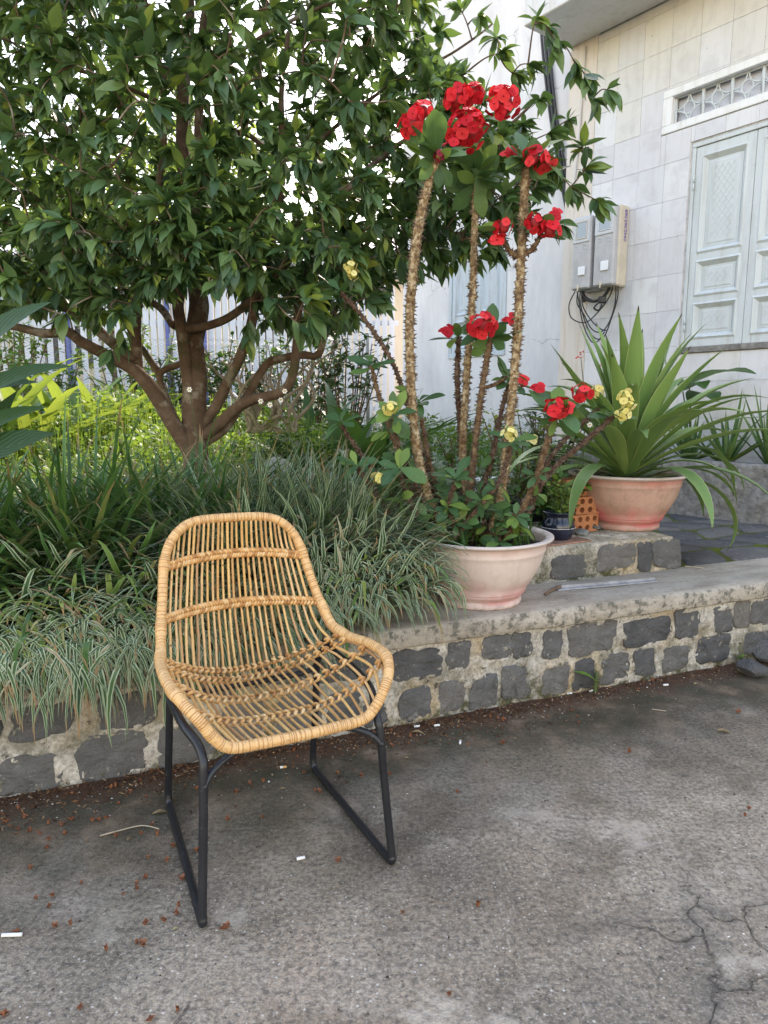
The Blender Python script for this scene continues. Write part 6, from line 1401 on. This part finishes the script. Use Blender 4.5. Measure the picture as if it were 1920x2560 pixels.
FARL = leaf_mat('far_leaf', [(0, (0.05, 0.11, 0.02)), (.5, (0.10, 0.18, 0.03)), (1, (0.20, 0.27, 0.05))], (0.45, 0.55, 0.06), .4, .5, None, spec=.3)
def far_tree(x, y, h, R_, n, seed, label):
    r_ = np.random.default_rng(seed); tt = thing('far_tree', (x, y, .6), 0, label, 'tree', 'yellow green trees beyond the fence')
    V, Fq = tube(spline([(x, y, .5), (x + .1, y, h * .4), (x - .1, y + .1, h * .75)], 6), np.linspace(.16, .06, 13), 8); put('trunk', V, Fq, BARK, tt)
    cl_ = r_.normal(0, [R_ * .5, R_ * .5, R_ * .42], (26, 3)) + (x, y, h * .72); ci = r_.integers(0, 26, n); B_ = cl_[ci] + r_.normal(0, R_ * .17, (n, 3))
    for q in cl_[:9]: V, Fq = tube(spline([(x, y, h * .45), (np.array((x, y, h * .5)) + q) / 2, q], 5), np.linspace(.05, .012, 11), 5); put('limb', V, Fq, BARK, tt)
    az = r_.random(n) * 6.28; V, Fq, uv, ix = strips(B_, np.c_[np.cos(az), np.sin(az), r_.normal(-.3, .5, n)], np.c_[r_.normal(0, .5, (n, 2)), np.ones(n)], r_.uniform(.12, .22, n), r_.uniform(.05, .09, n), [.2, .9, 1, .5, .05], r_.uniform(.1, .8, n))
    put('crown', V, Fq, FARL, tt, uv=uv, rnd=r_.random(n)[ix], kind='stuff')
far_tree(-4.6, 11.8, 5.6, 1.5, 3600, 1, 'yellow green tree behind the picket fence, the tallest one'); far_tree(-2.6, 12.2, 6.6, 1.2, 2200, 2, 'slender yellow green tree beside the neighbour house'); far_tree(-6.4, 10.6, 3.2, 1.1, 2200, 3, 'low rounded yellow green tree at the picket fence')
for i, (p0, p1, lb) in enumerate([(at(-300, 90, 12), at(1300, 190, 12), 'lower thin black overhead wire crossing behind the tree'), (at(-300, 30, 12.5), at(1300, 40, 12.5), 'upper thin black overhead wire crossing behind the tree'), (at(-300, 250, 12.2), at(1300, 110, 11.8), 'slanting thin black overhead wire behind the tree')]):
    p0, p1 = p0 + (p0 - p1) * 3, p1 + (p1 - p0) * .05 if False else p1; tt = np.linspace(0, 1, 30); P = p0[None] * (1 - tt[:, None]) + p1[None] * tt[:, None]; P[:, 2] -= 2.0 * tt * (1 - tt); V, Fq = tube(P, .008, 5)
    put('overhead_wire', V, Fq, MAT_CABLE, label=lb, cat='wire')

# ------------------------------------------------------------------ litter on the concrete
HUSK = simple('dry_husk', (0.24, 0.085, 0.035), .8, .45, 60); CIG = simple('cigarette_paper', (0.78, 0.76, 0.72), .8, .06); FILT = simple('cigarette_filter', (0.55, 0.33, 0.12), .8, .15)
def husk_mesh(seed):
    r_ = np.random.default_rng(seed); n = r_.integers(2, 5); az = np.arange(n) * 6.28 / n + r_.normal(0, .3, n)
    V, Fq, uv, ix = strips(np.zeros((n, 3)) + [0, 0, .003], np.c_[np.cos(az), np.sin(az), r_.uniform(.3, 1.6, n)], np.c_[-np.cos(az) * .4, -np.sin(az) * .4, np.ones(n)], r_.uniform(.008, .014, n), r_.uniform(.005, .009, n), [.5, 1, .9, .3], r_.uniform(-1.2, .6, n), .8)
    V[:, 2] -= V[:, 2].min(); V2, F2 = lathe([(0, 0), (.003, .001), (.0035, .004), (0, .006)], 6)
    return make_mesh('husk', np.vstack([V, V2]), [list(f) for f in Fq] + [[i + len(V) for i in f] for f in F2], HUSK, smooth=False)
HM = [husk_mesh(i) for i in range(6)]; r_ = np.random.default_rng(55); hp_ = []
c5 = lambda x, y: (x * .5787, 2000 + y * .5787)
for x, y in [(80, 40), (105, 80), (45, 118), (80, 130), (130, 138), (175, 150), (210, 105), (265, 112), (210, 175), (205, 210), (280, 150), (310, 88), (400, 95), (430, 90), (460, 82), (500, 160), (610, 150), (655, 112), (680, 155), (640, 255), (720, 268), (750, 205), (850, 225), (985, 90), (1130, 80), (350, 362), (155, 430), (228, 418), (212, 466), (235, 550), (305, 542), (535, 410), (590, 365), (592, 388), (630, 340), (785, 348), (770, 462), (762, 495), (710, 527), (628, 540), (590, 622), (615, 630), (460, 652), (965, 560), (980, 556), (345, 905), (18, 935), (650, 955), (768, 915), (75, 575), (1460, 270), (130, 300)]: hp_.append(c5(x, y))
c6 = lambda x, y: (960 + x * .5787, 1850 + y * .5787)
for x, y in [(25, 150), (315, 228), (1060, 52), (1560, 330), (80, 750), (280, 1105), (515, 15), (1575, 300), (405, 720)]: hp_.append(c6(x, y))
for x, y in [(300, 660), (215, 845), (850, 870), (1065, 995), (1530, 825), (130, 930), (375, 965), (520, 960), (50, 905)]: hp_.append((950 + x * .5847, 1300 + y * .5847))
for x, y in [(520, 700), (610, 650), (690, 635), (1010, 690), (1040, 700), (1150, 585), (1295, 600), (1470, 590), (465, 870), (680, 855), (275, 680), (940, 580)]: hp_.append((380 + x * .404, 1700 + y * .404))
for k in range(36): a_ = r_.uniform(-2.0, 1.2); P = KW(a_, -abs(r_.normal(.03, .07)) - .02, 0); hp_.append(None); hp_[-1] = P
for i, q in enumerate(hp_):
    P = q if len(q) == 3 else at_z(q[0], q[1], 0)
    o = bpy.data.objects.new('dry_husk', HM[i % 6]); o.location = (P[0], P[1], .0015); o.rotation_euler = (0, 0, r_.random() * 6.28); s = r_.uniform(.8, 1.35); o.scale = (s, s, s)
    link(o, None, 'small curled reddish brown dry flower husk lying on the concrete', 'husk', 'dry flower husks scattered over the concrete')
def butt(u, v, rz, L_, filt, label, r0=.0042, z=0.0):
    P = at_z(u, v, z); tt = thing('cigarette_butt', (P[0], P[1], z + .001), rz, label, 'cigarette butt', 'cigarette butts on the concrete')
    V, Fq = tube(np.array([(0, 0, r0), (L_ * (.45 if filt else 1), 0, r0)]), r0, 8); put('paper', V, Fq, CIG, tt, True)
    if filt: V, Fq = tube(np.array([(L_ * .4505, 0, r0), (L_, 0, r0)]), r0 * 1.01, 8); put('filter', V, Fq, FILT, tt, True)
for i, (u, v, rz, fl, lb) in enumerate([(742, 2152, .35, 0, 'short white cigarette butt between the chair legs'), (700, 1922, .2, 1, 'cigarette butt with orange filter under the chair'), (5, 2343, .05, 0, 'white cigarette butt at the left of the concrete, the longest one'), (1418, 1737, .3, 0, 'white cigarette butt at the wall foot left of the seedling'), (1473, 1730, .35, 0, 'white cigarette butt at the wall foot right of the seedling'), (1632, 1685, .2, 0, 'white cigarette butt along the wall foot, second past the seedling'), (1690, 1675, .1, 0, 'white cigarette butt along the wall foot, third past the seedling'), (1085, 1817, .2, 0, 'white cigarette butt at the wall foot beside the chair'), (1035, 1819, .1, 0, 'greyish cigarette butt nearest the chair at the wall foot'), (1658, 1715, .1, 0, 'flattened cigarette butt on open concrete near the wall'), (1150, 1862, 1.4, 0, 'cigarette butt lying crosswise among dry leaves')]):
    butt(u, v, rz, .045 if i == 2 else .022, fl, lb)
FALLEN = leaf_mat('fallen_leaf', [(0, (0.30, 0.20, 0.10)), (.6, (0.42, 0.30, 0.16)), (1, (0.48, 0.46, 0.20))], (0.4, 0.3, 0.1), .15, .7, None, spec=.2)
for i, (u, v, L_, rz, lb) in enumerate([(380, 2040, .045, .4, 'pale yellow green fallen leaf behind the chair leg'), (318, 2105, .022, 1.5, 'small cream petal on the dark concrete'), (1790, 1830, .05, -.2, 'tan dry leaf on the open concrete'), (1030, 1833, .045, -.2, 'curled brown dry leaf at the wall foot by the chair'), (700, 1975, .02, .3, 'tiny beige leaf scrap under the chair'), (1012, 1896, .014, 0, 'small pale yellow petal near the wall foot'), (1590, 1730, .02, .2, 'small white scrap on the concrete near the wall'), (1735, 1713, .03, .5, 'round tan leaf scrap near the wall foot'), (1830, 1648, .09, .1, 'large brown dry leaf at the foot of the wall, far end'), (430, 2328, .016, .6, 'tiny yellowish seed beside the chair foot')]):
    P = at_z(u, v, 0); V, Fq, uv, ix = strips([[0, 0, .004]], [[1, 0, .15]], [[0, 0, 1]], L_, L_ * .42, [.1, .7, 1, .7, .1], .5, .5); V[:, 2] -= V[:, 2].min()
    o = put('fallen_leaf', V, Fq, FALLEN, None, True, uv=uv, rnd=np.full(len(V), i * .1), label=lb, cat='leaf'); o.location = (P[0], P[1], .0015); o.rotation_euler = (0, 0, rz)
sp = at_z(1464, 1716, 0); sp = KW(*[float(q) for q in (to_k(sp)[0], -.025)], 0)
leafy('seedling', tuple(sp), [(sp + (0, -.01, .055), at(1440, 1678, sp[1] - .03), None, .028, .5), (sp + (.005, -.01, .05), at(1488, 1700, sp[1] - .04), None, .026, .7)], LIME, 'two leaved green seedling growing at the foot of the kerb wall', 'seedling', ROUNDP, .03)
sp = KW(*[float(q) for q in (to_k(at_z(1815, 1650, 0))[0], -.03)], 0)
bush('wall_weed', tuple(sp), .02, .05, 14, .02, LIME, 'tiny green weed at the wall foot near the far end', 'weed', 44, .5, nst=3)
for i, (u, v, R_) in enumerate([(1880, 1690, .07), (1915, 1650, .09), (1850, 1600, .06)]): P = at_z(u, v, 0); rock((P[0], P[1], -.005), R_, 70 + i, ['small mossy dark stone at the wall foot, lying out on the concrete', 'largest mossy dark stone at the far end of the wall', 'mossy dark stone wedged against the wall near the far end'][i], .6, MAT_STONE)
# crumbled leaf litter gathered at the foot of the kerb
LITTER = leaf_mat('leaf_litter', [(0, (0.05, 0.025, 0.014)), (.5, (0.13, 0.055, 0.026)), (.8, (0.22, 0.11, 0.05)), (1, (0.34, 0.24, 0.14))], (0.2, 0.1, 0.04), .1, .8, None, spec=.15, blotch=False)
n = 2600; r_ = np.random.default_rng(63); ka = np.concatenate([r_.uniform(-2.2, 2.1, 1500), r_.normal(-.95, .35, 500), r_.normal(.15, .35, 600)]); kb = -np.abs(r_.normal(0, .045, n)) - .006; kb[1500:] = -np.abs(r_.normal(0, .11, 1100)) - .006
b_ = K0 + KX[None] * ka[:, None] + KY[None] * kb[:, None]; b_[:, 2] = .002 + .014 * r_.random(n) * np.exp(kb / .05); az = r_.random(n) * 6.28
V, Fq, uv, ix = strips(b_, np.c_[np.cos(az), np.sin(az), r_.normal(.05, .25, n)], np.c_[r_.normal(0, .4, (n, 2)), np.ones(n)], r_.uniform(.005, .02, n), r_.uniform(.002, .008, n), [.4, 1, .8, .2], r_.uniform(-.6, 1.0, n), .4)
V[:, 2] = np.maximum(V[:, 2], .001); put('leaf_litter', V, Fq, LITTER, uv=uv, rnd=r_.random(n)[ix], kind='stuff', label='crumbled brown leaf litter gathered along the foot of the kerb wall', cat='leaf litter')
# grit: tiny stones strewn over the concrete
n = 2600; r_ = np.random.default_rng(91); x = r_.uniform(-1.6, 2.2, n); y = r_.uniform(.75, 3.2, n); P = np.c_[x, y, np.zeros(n)]; ka, kb = to_k(P); keep = kb < -.01
extra = np.array([KW(r_.uniform(-2, 2.2), -abs(r_.normal(0, .09)) - .008, 0) for _ in range(2400)]); P = np.vstack([P[keep], extra]); n = len(P)
oc = np.array([(1, 0, 0), (-1, 0, 0), (0, 1, 0), (0, -1, 0), (0, 0, .7), (0, 0, -.5)], float); of = np.array([(0, 2, 4), (2, 1, 4), (1, 3, 4), (3, 0, 4), (2, 0, 5), (1, 2, 5), (3, 1, 5), (0, 3, 5)])
s = np.abs(r_.normal(.0014, .001, n)) + .0007; V = (oc[None] * s[:, None, None] * r_.uniform(.6, 1.4, (n, 6, 3)) + P[:, None] + np.array([0, 0, .0008])).reshape(-1, 3); Fq = (np.arange(n)[:, None, None] * 6 + of[None]).reshape(-1, 3)
m = MT('grit'); r = m.rnd(); m.col(m.ramp(r, [(0, (0.04, 0.03, 0.022)), (.6, (0.12, 0.07, 0.045)), (.85, (0.24, 0.20, 0.16)), (.96, (0.42, 0.39, 0.34)), (1, (0.7, 0.66, 0.60))])).rough(.9, .2)
put('grit', V, Fq, m.m, rnd=np.repeat(r_.random(n), 6), smooth=False, kind='stuff', label='fine grit and crumbs of soil strewn over the concrete', cat='grit')
